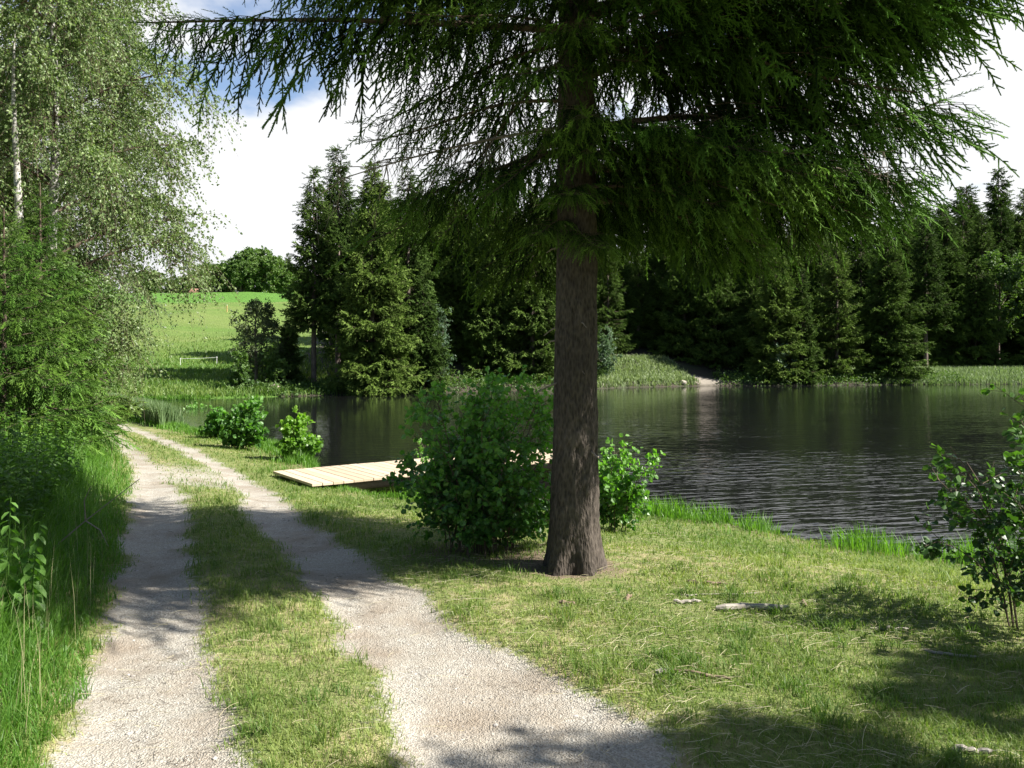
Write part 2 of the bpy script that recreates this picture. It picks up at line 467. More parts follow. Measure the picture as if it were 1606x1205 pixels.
def ground_mat():
    m, n, out = mat('ground_surface')
    co = objco(n)
    fine = noise(n, 38, 5, 0.65, co); med = noise(n, 6, 5, 0.6, co); big = noise(n, 0.8, 4, 0.55, co)
    tiny = noise(n, 150, 3, 0.7, co)
    # turf soil with short grass colours
    g1 = mixc(n, rng_(n, fine, 0.3, 0.7), (0.085, 0.125, 0.03), (0.20, 0.24, 0.075))
    dryc = mixc(n, rng_(n, fine, 0.3, 0.7), (0.24, 0.20, 0.10), (0.40, 0.36, 0.20))
    df = math_(n, 'MULTIPLY', rng_(n, med, 0.40, 0.62), rng_(n, attr(n, 'dry'), 0, 1, 0.35, 1.0))
    turf = mixc(n, df, g1, dryc)
    soil = mixc(n, rng_(n, fine, 0.3, 0.7), (0.10, 0.075, 0.05), (0.22, 0.17, 0.12))
    turf = mixc(n, rng_(n, attr(n, 'shore'), 0.8, 0.0), turf, soil)
    litc = mixc(n, rng_(n, fine, 0.3, 0.7), (0.10, 0.075, 0.05), (0.27, 0.215, 0.15))
    lf = math_(n, 'ADD', attr(n, 'litter'), math_(n, 'MULTIPLY', math_(n, 'SUBTRACT', med, 0.5), 1.2))
    turf = mixc(n, rng_(n, lf, 0.30, 0.60), turf, litc)
    # gravel
    vo = N_(n, 'ShaderNodeTexVoronoi'); vo.inputs['Scale'].default_value = 105; n.links.new(co, vo.inputs['Vector'])
    vo2 = N_(n, 'ShaderNodeTexVoronoi'); vo2.inputs['Scale'].default_value = 26; n.links.new(co, vo2.inputs['Vector'])
    gr = mixc(n, rng_(n, vo.outputs['Color'], 0.1, 0.9), (0.23, 0.21, 0.175), (0.52, 0.495, 0.44))
    gr = mixc(n, rng_(n, med, 0.35, 0.7, 0, 0.75), gr, (0.38, 0.345, 0.285))
    gr = mixc(n, rng_(n, noise(n, 1.7, 5, 0.6, co), 0.44, 0.68, 0, 0.7), gr, (0.23, 0.18, 0.13))
    gr = mixc(n, rng_(n, tiny, 0.60, 0.70, 0, 0.75), gr, (0.10, 0.08, 0.06))
    gr = mixc(n, rng_(n, vo2.outputs[0], 0.10, 0.04, 0, 0.6), gr, (0.62, 0.60, 0.57))
    e = math_(n, 'ADD', attr(n, 'gravel'), math_(n, 'MULTIPLY', math_(n, 'SUBTRACT', noise(n, 22, 5, 0.7, co), 0.5), 1.5))
    gf = rng_(n, e, 0.30, 0.72, smooth=True)
    col = mixc(n, gf, turf, gr)
    p = N_(n, 'ShaderNodeBsdfPrincipled'); p.inputs['Roughness'].default_value = 0.95; p.inputs['Specular IOR Level'].default_value = 0.1
    n.links.new(col, p.inputs['Base Color'])
    h = math_(n, 'ADD', math_(n, 'MULTIPLY', vo.outputs[0], 0.5), math_(n, 'ADD', fine, math_(n, 'MULTIPLY', med, 1.5)))
    n.links.new(bump(n, h, 0.75, 0.02), p.inputs['Normal'])
    n.links.new(p.outputs[0], out.inputs[0])
    return m
def meadow_mat():
    m, n, out = mat('meadow_surface')
    co = objco(n)
    s = scaled(n, co, (0.25, 1.0, 1.0))
    a = noise(n, 0.22, 5, 0.6, s); b = noise(n, 1.6, 5, 0.65, s); f = noise(n, 9, 4, 0.7, co)
    col = mixc(n, rng_(n, a, 0.38, 0.62), (0.125, 0.22, 0.045), (0.195, 0.245, 0.075))
    col = mixc(n, rng_(n, b, 0.4, 0.65, 0, 0.6), col, (0.12, 0.20, 0.04))
    col = mixc(n, rng_(n, f, 0.35, 0.65, 0, 0.3), col, (0.22, 0.29, 0.09))
    sp = N_(n, 'ShaderNodeSeparateXYZ'); n.links.new(co, sp.inputs[0])
    low = rng_(n, sp.outputs[1], 82, 66, smooth=True)
    col = mixc(n, math_(n, 'MULTIPLY', low, 0.7), col, (0.10, 0.22, 0.035))
    top = rng_(n, math_(n, 'ADD', sp.outputs[1], math_(n, 'MULTIPLY', sp.outputs[0], 0.10)), 124.0, 125.5, smooth=True)
    col = mixc(n, top, col, (0.115, 0.245, 0.045))
    p = N_(n, 'ShaderNodeBsdfPrincipled'); p.inputs['Roughness'].default_value = 0.95; p.inputs['Specular IOR Level'].default_value = 0.1
    n.links.new(col, p.inputs['Base Color']); n.links.new(bump(n, math_(n, 'ADD', b, f), 0.9, 0.25), p.inputs['Normal'])
    n.links.new(p.outputs[0], out.inputs[0])
    return m
def forest_floor_mat():
    m, n, out = mat('forest_floor')
    co = objco(n)
    f = noise(n, 5, 6, 0.7, co); b = noise(n, 0.5, 4, 0.6, co)
    col = mixc(n, rng_(n, f, 0.3, 0.7), (0.022, 0.020, 0.012), (0.07, 0.055, 0.035))
    col = mixc(n, rng_(n, b, 0.45, 0.6, 0, 0.7), col, (0.035, 0.05, 0.015))
    sp = N_(n, 'ShaderNodeSeparateXYZ'); n.links.new(co, sp.inputs[0])
    lx = math_(n, 'ABSOLUTE', math_(n, 'SUBTRACT', sp.outputs[0], 17.5)); ly = math_(n, 'ABSOLUTE', math_(n, 'SUBTRACT', sp.outputs[1], 75.4))
    ls = math_(n, 'ADD', math_(n, 'ADD', math_(n, 'MULTIPLY', lx, 0.28), math_(n, 'MULTIPLY', ly, 0.62)), math_(n, 'MULTIPLY', f, 0.8))
    col = mixc(n, rng_(n, ls, 1.5, 1.1), col, (0.24, 0.21, 0.17))
    p = N_(n, 'ShaderNodeBsdfPrincipled'); p.inputs['Roughness'].default_value = 0.95
    n.links.new(col, p.inputs['Base Color']); n.links.new(bump(n, f, 0.9, 0.1), p.inputs['Normal'])
    n.links.new(p.outputs[0], out.inputs[0])
    return m
gm = ground_mat()
ispath = (qg > 0.5) & (qy < 45) & (qy > -14)
ff = (qy > 54) & (qx > -16 + (qy - 54) * -0.16) 
md = (qy > 48) & ~ff & ~ispath
sub('ground', ~ispath & ~md & ~ff, gm, kind='structure')
sub('path', ispath, gm, kind='structure')
sub('meadow', md, meadow_mat(), kind='structure')
sub('forest_floor', ff, forest_floor_mat(), kind='structure')

# ------------------------------------------------------------------ water
def water_mat():
    m, n, out = mat('pond_water')
    co = objco(n)
    w1 = scaled(n, co, (1.5, 5.2, 1)); w2 = scaled(n, co, (3.6, 10.0, 1)); w3 = scaled(n, co, (0.05, 0.11, 1))
    rot = N_(n, 'ShaderNodeMapping'); rot.inputs['Rotation'].default_value = (0, 0, R(-14)); n.links.new(co, rot.inputs[0])
    w1 = scaled(n, rot.outputs[0], (1.0, 3.3, 1)); w2 = scaled(n, rot.outputs[0], (3.2, 9.0, 1))
    h = math_(n, 'ADD', noise(n, 1.0, 3, 0.5, w1), math_(n, 'MULTIPLY', noise(n, 1.0, 2, 0.5, w2), 0.20))
    # wind: calm lee below the far bank and to the left
    sp = N_(n, 'ShaderNodeSeparateXYZ'); n.links.new(co, sp.inputs[0])
    calm = rng_(n, noise(n, 1.0, 3, 0.5, w3), 0.35, 0.62, 0.35, 1.0)
    lee = rng_(n, sp.outputs[1], 60, 17, 0.13, 1.0)
    leex = rng_(n, sp.outputs[0], -8, 3, 0.35, 1.0)
    hh = math_(n, 'MULTIPLY', h, math_(n, 'MULTIPLY', calm, math_(n, 'MULTIPLY', lee, leex)))
    p = N_(n, 'ShaderNodeBsdfPrincipled'); p.inputs['Roughness'].default_value = 0.06; p.inputs['IOR'].default_value = 1.333
    p.inputs['Base Color'].default_value = (0.008, 0.0085, 0.0085, 1); p.inputs['Specular IOR Level'].default_value = 0.5
    n.links.new(bump(n, hh, 1.0, 0.066), p.inputs['Normal'])
    n.links.new(p.outputs[0], out.inputs[0])
    return m
g = Geo(); g.add([(-40, 4, WATER), (115, 4, WATER), (115, 92, WATER), (-40, 92, WATER)], [[0, 1, 2, 3]])
link('pond_water', g, water_mat(), kind='structure')

# ------------------------------------------------------------------ foliage templates
def needle_shoots(paths, dens, nl, nw, rng, core_r=0.3):
    """needles round straight shoots: paths list of (p0, p1, tone)"""
    V = []; F = []; T = []; c = 0
    for (p0, p1, tn) in paths:
        L = np.linalg.norm(p1 - p0); k = max(4, int(L * dens))
        t = np.linspace(0.02, 1.0, k) + rng.normal(0, 0.01, k)
        d = (p1 - p0) / L
        o = p0 + (p1 - p0) * t[:, None]
        rad = norm(np.cross(d, rng.normal(size=(k, 3))))
        out = norm(d * 0.62 + rad * (1.1 - 0.5 * t[:, None] ** 3))
        side = norm(np.cross(out, d)) * nw / 2
        tip = o + out * nl * (1 - 0.25 * t[:, None] ** 4)
        V.append(np.stack([o - side, o + side, tip], 1).reshape(-1, 3))
        F.append(np.arange(3 * k).reshape(-1, 3) + c); c += 3 * k
        T.append(np.clip(tn + 0.25 * t + rng.normal(0, 0.08, k), 0, 1))
        # the dense inner needles: a slim tapering three-sided core
        s2 = norm(np.cross(d, np.array([0.3, 0.2, 1.0]))); s3 = np.cross(d, s2); R0 = nl * core_r
        V.append(np.array([p0 + R0 * (cos(q) * s2 + sin(q) * s3) for q in (0, 2.1, 4.2)] + [p1 + d * nl * 0.25 + R0 * 0.6 * (cos(q) * s2 + sin(q) * s3) for q in (0, 2.1, 4.2)]))
        F.append(np.array([[0, 1, 4], [0, 4, 3], [1, 2, 5], [1, 5, 4], [2, 0, 3], [2, 3, 5]]) + c); c += 6; T.append(np.clip(np.full(6, tn) + rng.normal(0, 0.05, 6), 0, 1))
    return np.concatenate(V), np.concatenate(F), np.concatenate(T)

def branchlet(seed, L=0.5, nside=11, dens=130, nl=0.019, nw=0.0032, sl=0.14, core=0.05, core_r=0.3, cv=0.012, sp=(28, 50)):
    """a branchlet along +x with side shoots in the xy plane"""
    r = np.random.default_rng(seed); paths = []
    prev = np.zeros(3); nseg = 4
    pts = [prev]
    for i in range(nseg):
        prev = prev + np.array([L / nseg, r.normal(0, cv), r.normal(0, cv)]); pts.append(prev)
    pts = np.array(pts)
    for i in range(nseg):
        paths.append((pts[i], pts[i + 1], core + 0.1 * i))
    for i in range(nside):
        t = 0.08 + 0.86 * i / nside
        b = np.array([np.interp(t * nseg, np.arange(nseg + 1), pts[:, j]) for j in range(3)])
        sgn = 1 if i % 2 else -1
        a = r.uniform(*sp) * pi / 180
        l = sl * (1.15 - 0.65 * t) * r.uniform(0.7, 1.3)
        d = np.array([cos(a), sgn * sin(a), r.normal(0, 0.35)]); d /= np.linalg.norm(d)
        paths.append((b, b + d * l, core + 0.25 * t + 0.12))
    return needle_shoots(paths, dens, nl, nw, r, core_r)

BL_fine = [branchlet(s, L=l, nside=n, dens=125, nl=0.020, nw=0.0075, sl=0.085, core_r=0.34, cv=0.022, sp=(22, 46)) for s, l, n in ((1, .55, 12), (2, .42, 9), (3, .72, 16), (4, .32, 7))]
BL_mid = [branchlet(s, L=l, nside=11, dens=60, nl=0.034, nw=0.013, sl=0.12, core_r=0.38) for s, l in ((5, .5), (6, .4), (7, .55))]
BL_coarse = [branchlet(s, L=l, nside=5, dens=13, nl=0.11, nw=0.05, sl=0.22, core_r=0.36, cv=0.03) for s, l in ((8, .7), (9, .55))]

def spruce_branch(seed, L, bls, rise=0.10, droop=0.5, tipup=0.25, hang=1.0, lat_sp=0.13, hang_sp=0.105, lat_len=0.26, dens=1.0, start=0.16, fat=1.06):
    """one primary limb along +x with laterals and hanging branchlets; returns (wood Geo, needles Geo)"""
    r = np.random.default_rng(seed)
    m = 14
    t = np.linspace(0, 1, m)
    px = L * (t - 0.06 * t ** 3)
    pz = L * (rise * t - droop * t ** 2 * 0.6 + tipup * np.clip(t - 0.55, 0, 1) ** 2 * 2.2)
    py = L * 0.05 * np.sin(t * 3.1 + r.uniform(0, 6)) * t
    PT = np.stack([px, py, pz], -1)
    wood = Geo(); V, F = polytube(PT, 0.004 + (0.0075 * L) * (1 - t) ** 1.1 + 0.003, 6); wood.add(V, F)
    curve = lambda q: np.stack([np.interp(q, t, PT[:, j]) for j in range(3)], -1)
    nl = int(L * (1 - start) / lat_sp)
    q = np.linspace(start, 0.97, nl) + r.normal(0, 0.01, nl)
    b0 = curve(q); sg = np.where(np.arange(nl) % 2 == 0, 1.0, -1.0)
    ll = L * lat_len * np.sin(np.clip(q * 1.15, 0, 1) * pi * 0.86 + 0.15) * r.uniform(0.6, 1.25, nl) + 0.10
    ang = r.uniform(38, 68, nl) * pi / 180
    dr = np.stack([np.cos(ang), sg * np.sin(ang), r.normal(-0.08, 0.14, nl)], -1)
    b2 = b0 + dr * ll[:, None] + np.array([0, 0, -1.0]) * (0.25 * hang * ll ** 1.3)[:, None]
    b1 = b0 + dr * ll[:, None] * 0.5 + np.array([0, 0, 0.02])
    Cv = np.stack([b0, b1, b2], 1)
    V, F = tubes(Cv, 0.003 + 0.005 * ll, np.full(nl, 0.002), 4, 4); wood.add(V, F)
    need = Geo()
    O = []; D = []; SC = []; TN = []
    for i in range(nl):
        k = max(1, int(ll[i] / hang_sp / fat * dens))
        tt = np.clip(np.linspace(0.12, 1.0, k) + r.normal(0, 0.03, k), 0, 1)
        c = np.repeat(Cv[i:i + 1], k, 0)
        O.append(bez(c, tt)); dd = bezd(c, tt)
        hfac = (0.35 + 0.65 * (1 - tt))[:, None]
        dn = np.stack([r.normal(0, 0.22, k), r.normal(0, 0.22, k), np.full(k, -1.0)], -1)
        end = (tt > 0.93)[:, None]
        D.append(np.where(end, dd + dn * 0.45, dn * hang * (0.65 + 0.5 * hfac) + dd * 0.55))
        SC.append(r.uniform(0.55, 1.15, k) * (0.55 + 0.6 * np.sin(q[i] * pi)) * (0.75 + 0.35 * hang))
        TN.append(0.85 * tt ** 2 * q[i] - 0.24 + r.normal(0, 0.07, k))  # outer sprays paler: young growth, with sunlit tips painted into the tone
    k = int(L * (1 - start) / 0.075 * dens)
    tt = np.linspace(start, 1.0, k)
    O.append(curve(tt)); dn = np.stack([r.normal(0.25, 0.2, k), r.normal(0, 0.3, k), np.full(k, -1.0)], -1)
    dn[-2:] = (1, 0, 0.1); D.append(dn); SC.append(r.uniform(0.6, 1.2, k) * (0.6 + 0.5 * np.sin(tt * pi))); TN.append(0.2 * tt)
    # short shoots on top of the limb
    k2 = int(L / 0.12); t2 = np.linspace(0.5, 1.0, k2); O.append(curve(t2))
    D.append(np.stack([np.full(k2, 1.0), r.normal(0, 0.8, k2), r.uniform(-0.1, 0.35, k2)], -1)); SC.append(r.uniform(0.25, 0.5, k2)); TN.append(np.full(k2, 0.3))
    O = np.concatenate(O); D = np.concatenate(D); SC = np.concatenate(SC); TN = np.concatenate(TN)
    which = r.integers(0, len(bls), len(O))
    for w in range(len(bls)):
        s = which == w
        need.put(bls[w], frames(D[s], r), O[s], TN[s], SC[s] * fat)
    return wood, need

# ------------------------------------------------------------------ the big spruce
hero = G(899, 893)
tree = thing('spruce_tree', 'big old spruce with a thick bare trunk standing on the lawn at the pond bank', 'tree', tuple(hero))
hx, hy, hz = hero
HH = 19.0
def trunk_geo():
    nz, nk = 240, 72
    z = np.concatenate([np.linspace(-0.25, 5.5, 190), np.linspace(5.6, HH, 50)])
    th = np.arange(nk) * 2 * pi / nk
    TH, ZZ = np.meshgrid(th, z)
    rad = 0.192 * (1 - np.clip(ZZ, 0, HH) / HH) ** 1.12 + 0.006
    flare = 0.062 * np.exp(-np.clip(ZZ + 0.05, 0, 9) / 0.30)
    rad = rad + flare * (1.1 + 0.75 * np.sin(TH * 5 + 0.7) + 0.35 * np.sin(TH * 3 + 2))
    # cx and cy put onto a cylinder for seamless noise
    u = np.cos(TH) * 3.1; w = np.sin(TH) * 3.1
    scales = vnoise(u * 3.0 + ZZ * 0.7 + 40, w * 3.0 + ZZ * 9.0, 3) * 0.5 + vnoise(u * 6 + 9, w * 6 + ZZ * 17, 4) * 0.5
    rad = rad + (scales - 0.5) * 0.032 + (fbm(u * 1.1 + 5, w * 1.1 + ZZ * 2.1, 8, 3) - 0.5) * 0.022
    # knots where old limbs broke off
    r = np.random.default_rng(77)
    for k in range(26):
        a, zz = r.uniform(0, 2 * pi), r.uniform(0.5, 3.4)
        da = np.angle(np.exp(1j * (TH - a)))
        rad = rad + 0.016 * np.exp(-((da * 0.2) ** 2 + (ZZ - zz) ** 2) / 0.0011)
    sway = 0.03 * np.sin(ZZ * 0.5)
    V = np.stack([rad * np.cos(TH) + sway, rad * np.sin(TH), ZZ], -1).reshape(-1, 3)
    i = np.arange(len(z) - 1)[:, None] * nk; j = np.arange(nk)[None]
    F = np.stack([i + j, i + (j + 1) % nk, i + nk + (j + 1) % nk, i + nk + j], -1).reshape(-1, 4)
    g = Geo(); g.add(V, F); return g
link('trunk', trunk_geo(), M['bark'], tree, smooth=True)
# dead stubs on the trunk
r = np.random.default_rng(5)
for k in range(12):
    g = Geo()
    a = r.uniform(0, 2 * pi); z0 = r.uniform(1.0, 3.2); l = r.uniform(0.05, 0.22)
    d = np.array([cos(a), sin(a), r.uniform(-0.4, 0.2)])
    p = np.array([0.15 * cos(a), 0.15 * sin(a), z0])
    V, F = polytube([p, p + d * l * 0.5, p + d * l + (0, 0, -0.02)], [0.010, 0.007, 0.003], 6); g.add(V, F)
    link('dead_stub', g, M['dead'], tree)

variants = {}
def hero_variant(key, **k):
    w, n = spruce_branch(**k)
    variants[key] = (w.data('limb'), n.data('needles'))
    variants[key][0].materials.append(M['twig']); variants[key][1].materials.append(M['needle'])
hero_variant('long_left', seed=11, L=4.2, bls=BL_fine, rise=0.02, droop=0.02, tipup=0.02, hang=1.35, lat_len=0.07, lat_sp=0.085, hang_sp=0.075, start=0.10)
hero_variant('comb', seed=12, L=3.6, bls=BL_fine, rise=0.06, droop=0.50, tipup=0.30, hang=1.3, lat_len=0.20, hang_sp=0.12)
hero_variant('comb2', seed=13, L=3.2, bls=BL_fine, rise=-0.03, droop=0.85, tipup=0.35, hang=1.25, lat_len=0.24, hang_sp=0.12)
hero_variant('full', seed=14, L=4.0, bls=BL_fine, rise=0.05, droop=0.42, tipup=0.36, hang=0.80, lat_len=0.28, lat_sp=0.105, hang_sp=0.085)
hero_variant('full2', seed=15, L=3.4, bls=BL_fine, rise=0.0, droop=0.60, tipup=0.26, hang=0.78, lat_len=0.30, lat_sp=0.105, hang_sp=0.085)
hero_variant('thin', seed=16, L=3.0, bls=BL_fine, rise=0.05, droop=0.75, tipup=0.30, hang=1.1, lat_sp=0.2, lat_len=0.24, hang_sp=0.17, dens=0.8, start=0.3)
hero_variant('upper', seed=17, L=3.2, bls=BL_mid, rise=0.10, droop=0.4, tipup=0.5, hang=1.0, lat_sp=0.09, lat_len=0.36, hang_sp=0.085, fat=1.5)

def put_branch(key, az, z, sc=1.0, pitch=0.0, roll=0.0, parent=None, pos=(0, 0)):
    w, n = variants[key]
    b = link('branch', w, None, parent or tree)
    b.location = (pos[0], pos[1], z)
    b.rotation_euler = (R(roll), R(-pitch), R(az))
    b.scale = (sc,) * 3
    f = link('needles', n, None, b)
    return b
# azimuth 0 = right, 90 = away over the pond, 180 = left, 270 = to the camera; heights are above the trunk's foot
HB = [
    ('long_left', 182, 4.62, 0.92, 0, 0), ('long_left', 188, 4.95, 0.70, 2, 0), ('comb', 170, 5.15, 0.95, 9, 0), ('comb', 190, 5.35, 0.85, 9, 0),
    ('thin', 176, 4.0, 0.62, 6, 0), ('comb2', 160, 4.5, 0.60, 6, 0), ('thin', 150, 3.6, 0.8, 0, 0), ('full2', 183, 3.55, 0.50, -2, 0),
    ('thin', 200, 4.6, 0.5, 14, 0), ('comb', 140, 5.05, 0.85, 4, 0), ('thin', 120, 4.4, 0.9, 0, 0), ('comb2', 172, 3.75, 0.42, -14, 0),
    ('comb', 208, 5.5, 0.75, 14, 0), ('thin', 128, 3.7, 0.8, 0, 0),
    # right side
    ('full', 3, 3.55, 1.02, 8, 0), ('full2', -12, 3.45, 0.95, 4, 0), ('full', -24, 3.95, 0.95, 14, 0), ('comb', 8, 4.2, 1.15, 16, 0),
    ('full2', 20, 3.6, 1.0, 5, 0), ('full', 14, 4.6, 1.05, 10, 0), ('full', -8, 4.75, 1.08, 10, 0), ('comb', -35, 4.6, 0.85, 16, 0),
    ('full2', -38, 3.4, 0.66, 4, 0), ('full2', 40, 3.5, 0.85, 2, 0), ('full', 34, 4.3, 0.95, 4, 0), ('comb2', 55, 3.8, 0.85, 0, 0),
    ('comb', 60, 4.8, 0.95, 4, 0), ('full2', 75, 3.5, 0.75, 0, 0), ('comb2', 90, 4.2, 0.9, 0, 0), ('full2', 100, 3.4, 0.7, -4, 0),
    ('full2', -60, 4.1, 0.55, 16, 0), ('comb', -68, 4.9, 0.5, 14, 0), ('thin', -25, 3.15, 0.7, -4, 0),
    ('full', 26, 5.1, 1.05, 8, 0), ('comb', -18, 5.3, 1.0, 12, 0), ('comb', 48, 5.4, 1.0, 6, 0), ('comb', 5, 5.5, 1.1, 10, 0),
    ('full2', 0, 3.1, 0.55, -6, 0), ('full2', -6, 3.0, 0.85, 4, 0), ('full', 10, 3.15, 0.95, 2, 0), ('full2', -30, 3.1, 0.72, 4, 0), ('comb2', 70, 3.0, 0.45, -10, 0),
    ('full2', 355, 2.75, 0.58, 0, 0), ('full2', 328, 2.85, 0.52, 2, 0), ('full2', 25, 2.8, 0.7, 0, 0), ('full2', 300, 3.5, 0.44, 4, 0), ('comb2', 268, 3.9, 0.38, 4, 0), ('comb2', 245, 4.2, 0.40, 6, 0),
    ('full2', 285, 4.5, 0.45, 10, 0), ('comb', 255, 5.0, 0.45, 12, 0), ('full', 318, 4.4, 0.6, 8, 0), ('comb2', 222, 3.6, 0.36, -6, 0), ('comb2', 340, 4.15, 0.95, 10, 0), ('full', 352, 4.0, 1.02, 14, 0),
    ('full2', 60, 3.2, 0.7, 0, 0), ('full2', 262, 3.25, 0.26, 0, 0), ('full2', 280, 2.9, 0.24, -4, 0), ('full2', 238, 3.0, 0.22, -4, 0), ('comb2', 272, 3.6, 0.30, 6, 0),
    ('full2', 250, 3.65, 0.30, 4, 0), ('comb2', 295, 4.1, 0.34, 6, 0), ('full2', 265, 4.35, 0.34, 8, 0), ('full2', 235, 4.7, 0.34, 8, 0),
    ('comb', 155, 5.7, 0.9, 6, 0), ('comb', 180, 5.9, 0.9, 6, 0), ('comb2', 105, 5.1, 0.9, 0, 0), ('comb', 85, 5.6, 0.95, 0, 0),
    ('comb', 130, 5.8, 0.9, 4, 0), ('comb', 240, 5.6, 0.8, 16, 0), ('comb', 275, 5.7, 0.78, 17, 0), ('full', 308, 4.55, 0.98, 9, 0), ('full', 324, 4.45, 1.05, 9, 0), ('full2', 294, 4.75, 0.95, 11, 0), ('comb', 278, 5.0, 0.85, 11, 0), ('comb', 258, 5.2, 0.72, 18, 0),
]
for (k, az, z, sc, pi_, ro) in HB:
    if min(az % 360, (-az) % 360) < 80:
        z += 0.20 if z > 3.3 else 0.40; pi_ += 1; sc *= 0.88
    if 138 < az < 225 and z > 4.9 and k != 'long_left': sc *= 0.80
    put_branch(k, az, z, sc, pi_, ro)
r = np.random.default_rng(91)
nu = 98 - len(HB)
for i in range(nu):
    z = 6.2 + (HH - 7.0) * (i / nu) ** 1.05
    sc = 1.12 * (1 - (z - 5) / (HH - 4.6)) ** 0.75 + 0.08
    a_u = (i * 137.5) % 360
    if 140 < a_u < 225 and z < 9: sc *= 0.72
    if (a_u < 50 or a_u > 310) and z < 8: sc *= 0.85
    put_branch('upper', a_u, z, sc, 6 + 14 * (i / nu), 0)

# dead bare twiggy limbs inside the crown
def dead_branch(seed, L):
    r = np.random.default_rng(seed); g = Geo()
    c = np.array([[[0, 0, 0], [L * 0.5, 0.05, -0.05 * L], [L, r.normal(0, 0.1), -0.22 * L]]], float)
    V, F = tubes(c, np.array([0.016]), np.array([0.004]), 8, 6); g.add(V, F)
    k = 22; cc = np.repeat(c, k, 0); t = r.uniform(0.25, 1, k); o = bez(cc, t)
    d = np.stack([r.uniform(0.2, 1, k), r.normal(0, 0.8, k), r.uniform(-0.9, 0.2, k)], -1); l = r.uniform(0.2, 0.7, k)
    c2 = np.stack([o, o + d * l[:, None] * 0.5, o + d * l[:, None] + [0, 0, -0.08]], 1)
    V, F = tubes(c2, np.full(k, 0.005), np.full(k, 0.002), 4, 4); g.add(V, F)
    k3 = 150; w = r.integers(0, k, k3); c3 = c2[w]; o = bez(c3, r.uniform(0.15, 1, k3))
    d = np.stack([r.normal(0, 0.3, k3), r.normal(0, 0.3, k3), r.uniform(-1.2, -0.3, k3)], -1); l = r.uniform(0.1, 0.38, k3)
    c4 = np.stack([o, o + d * l[:, None] * 0.5 + r.normal(0, 0.02, (k3, 3)), o + d * l[:, None]], 1)
    V, F = tubes(c4, np.full(k3, 0.0022), np.full(k3, 0.0012), 3, 3); g.add(V, F)
    return g
for s, az, z, L in ((1, -14, 3.75, 2.4), (2, 12, 3.5, 2.1), (3, 172, 3.8, 2.0)):
    b = link('dead_branch', dead_branch(s, L), M['dead'], tree); b.location = (0, 0, z); b.rotation_euler = (0, 0, R(az))

# ------------------------------------------------------------------ broadleaf generator
def leaf_tmpl(w=0.75, fold=0.12, curl=0.12):
    V = np.array([(0, 0, 0), (.33, .5 * w, fold), (.75, .36 * w, fold * .7 - curl * .4), (1, 0, -curl), (.75, -.36 * w, fold * .7 - curl * .4), (.33, -.5 * w, fold), (.5, 0, -.01)], float)
    F = np.array([(0, 6, 1, 1), (6, 2, 1, 1)])
    F = np.array([(0, 6, 2, 1), (6, 3, 2, 2), (0, 5, 4, 6), (6, 4, 3, 3)])
    return V, F
def leaf_simple(w=0.75, fold=0.12, curl=0.15):
    V = np.array([(0, 0, 0), (.38, .5 * w, fold), (.38, -.5 * w, fold), (1, 0, -curl), (.85, .28 * w, fold * .4), (.85, -.28 * w, fold * .4)], float)
    F = np.array([(0, 3, 4, 1), (0, 2, 5, 3)])
    return V, F, np.array([0.0, 0.0])
LEAF = leaf_simple()
LEAFN = leaf_simple(0.42, 0.06, 0.25)
LEAFR = leaf_simple(0.95, 0.10, 0.08)

def children(Cv, parent_len, n_per, t0, t1, length, spread, grav, r, outward=None, rnd=0.35):
    N = len(Cv); idx = np.repeat(np.arange(N), n_per); k = len(idx)
    c = Cv[idx]; t = r.uniform(t0, t1, k)
    o = bez(c, t); d = bezd(c, t)
    rad = norm(np.cross(d, r.normal(size=(k, 3))))
    l = length * r.uniform(0.55, 1.25, k) * (1.15 - 0.5 * t) * (parent_len[idx] / parent_len.mean()) ** 0.5
    dd = norm(d * (1 - spread) + rad * spread + r.normal(0, rnd * 0.3, (k, 3)))
    p1 = o + dd * (l * 0.5)[:, None] + np.array([0, 0, grav * 0.12]) * l[:, None]
    p2 = o + dd * l[:, None] + np.array([0, 0, grav]) * l[:, None]
    return np.stack([o, p1, p2], 1), l

def leaves_on(geo, Cv, n_per, size, r, tmpl=LEAF, t0=0.1, jitter=0.04, up=0.6, droop=0.3, tone_z=None):
    N = len(Cv); idx = np.repeat(np.arange(N), n_per); k = len(idx)
    c = Cv[idx]; t = r.uniform(t0, 1.02, k)
    o = bez(c, t) + r.normal(0, jitter, (k, 3)); d = bezd(c, t)
    dd = norm(d * 0.6 + r.normal(0, 0.65, (k, 3)) + np.array([0, 0, -droop]))
    upv = norm(r.normal(0, 1 - up, (k, 3)) + np.array([0, 0, up]))
    Mx = frames(dd, None, upv)
    tone = np.clip(r.normal(0.40, 0.24, k), 0, 1)
    if tone_z: tone = np.clip(tone - 0.22 + 0.62 * (o[:, 2] / tone_z) ** 1.5, 0, 1)  # higher leaves paler: a sunlit top painted into the leaf tone
    geo.put(tmpl, Mx, o, tone, size * r.uniform(0.6, 1.25, k))

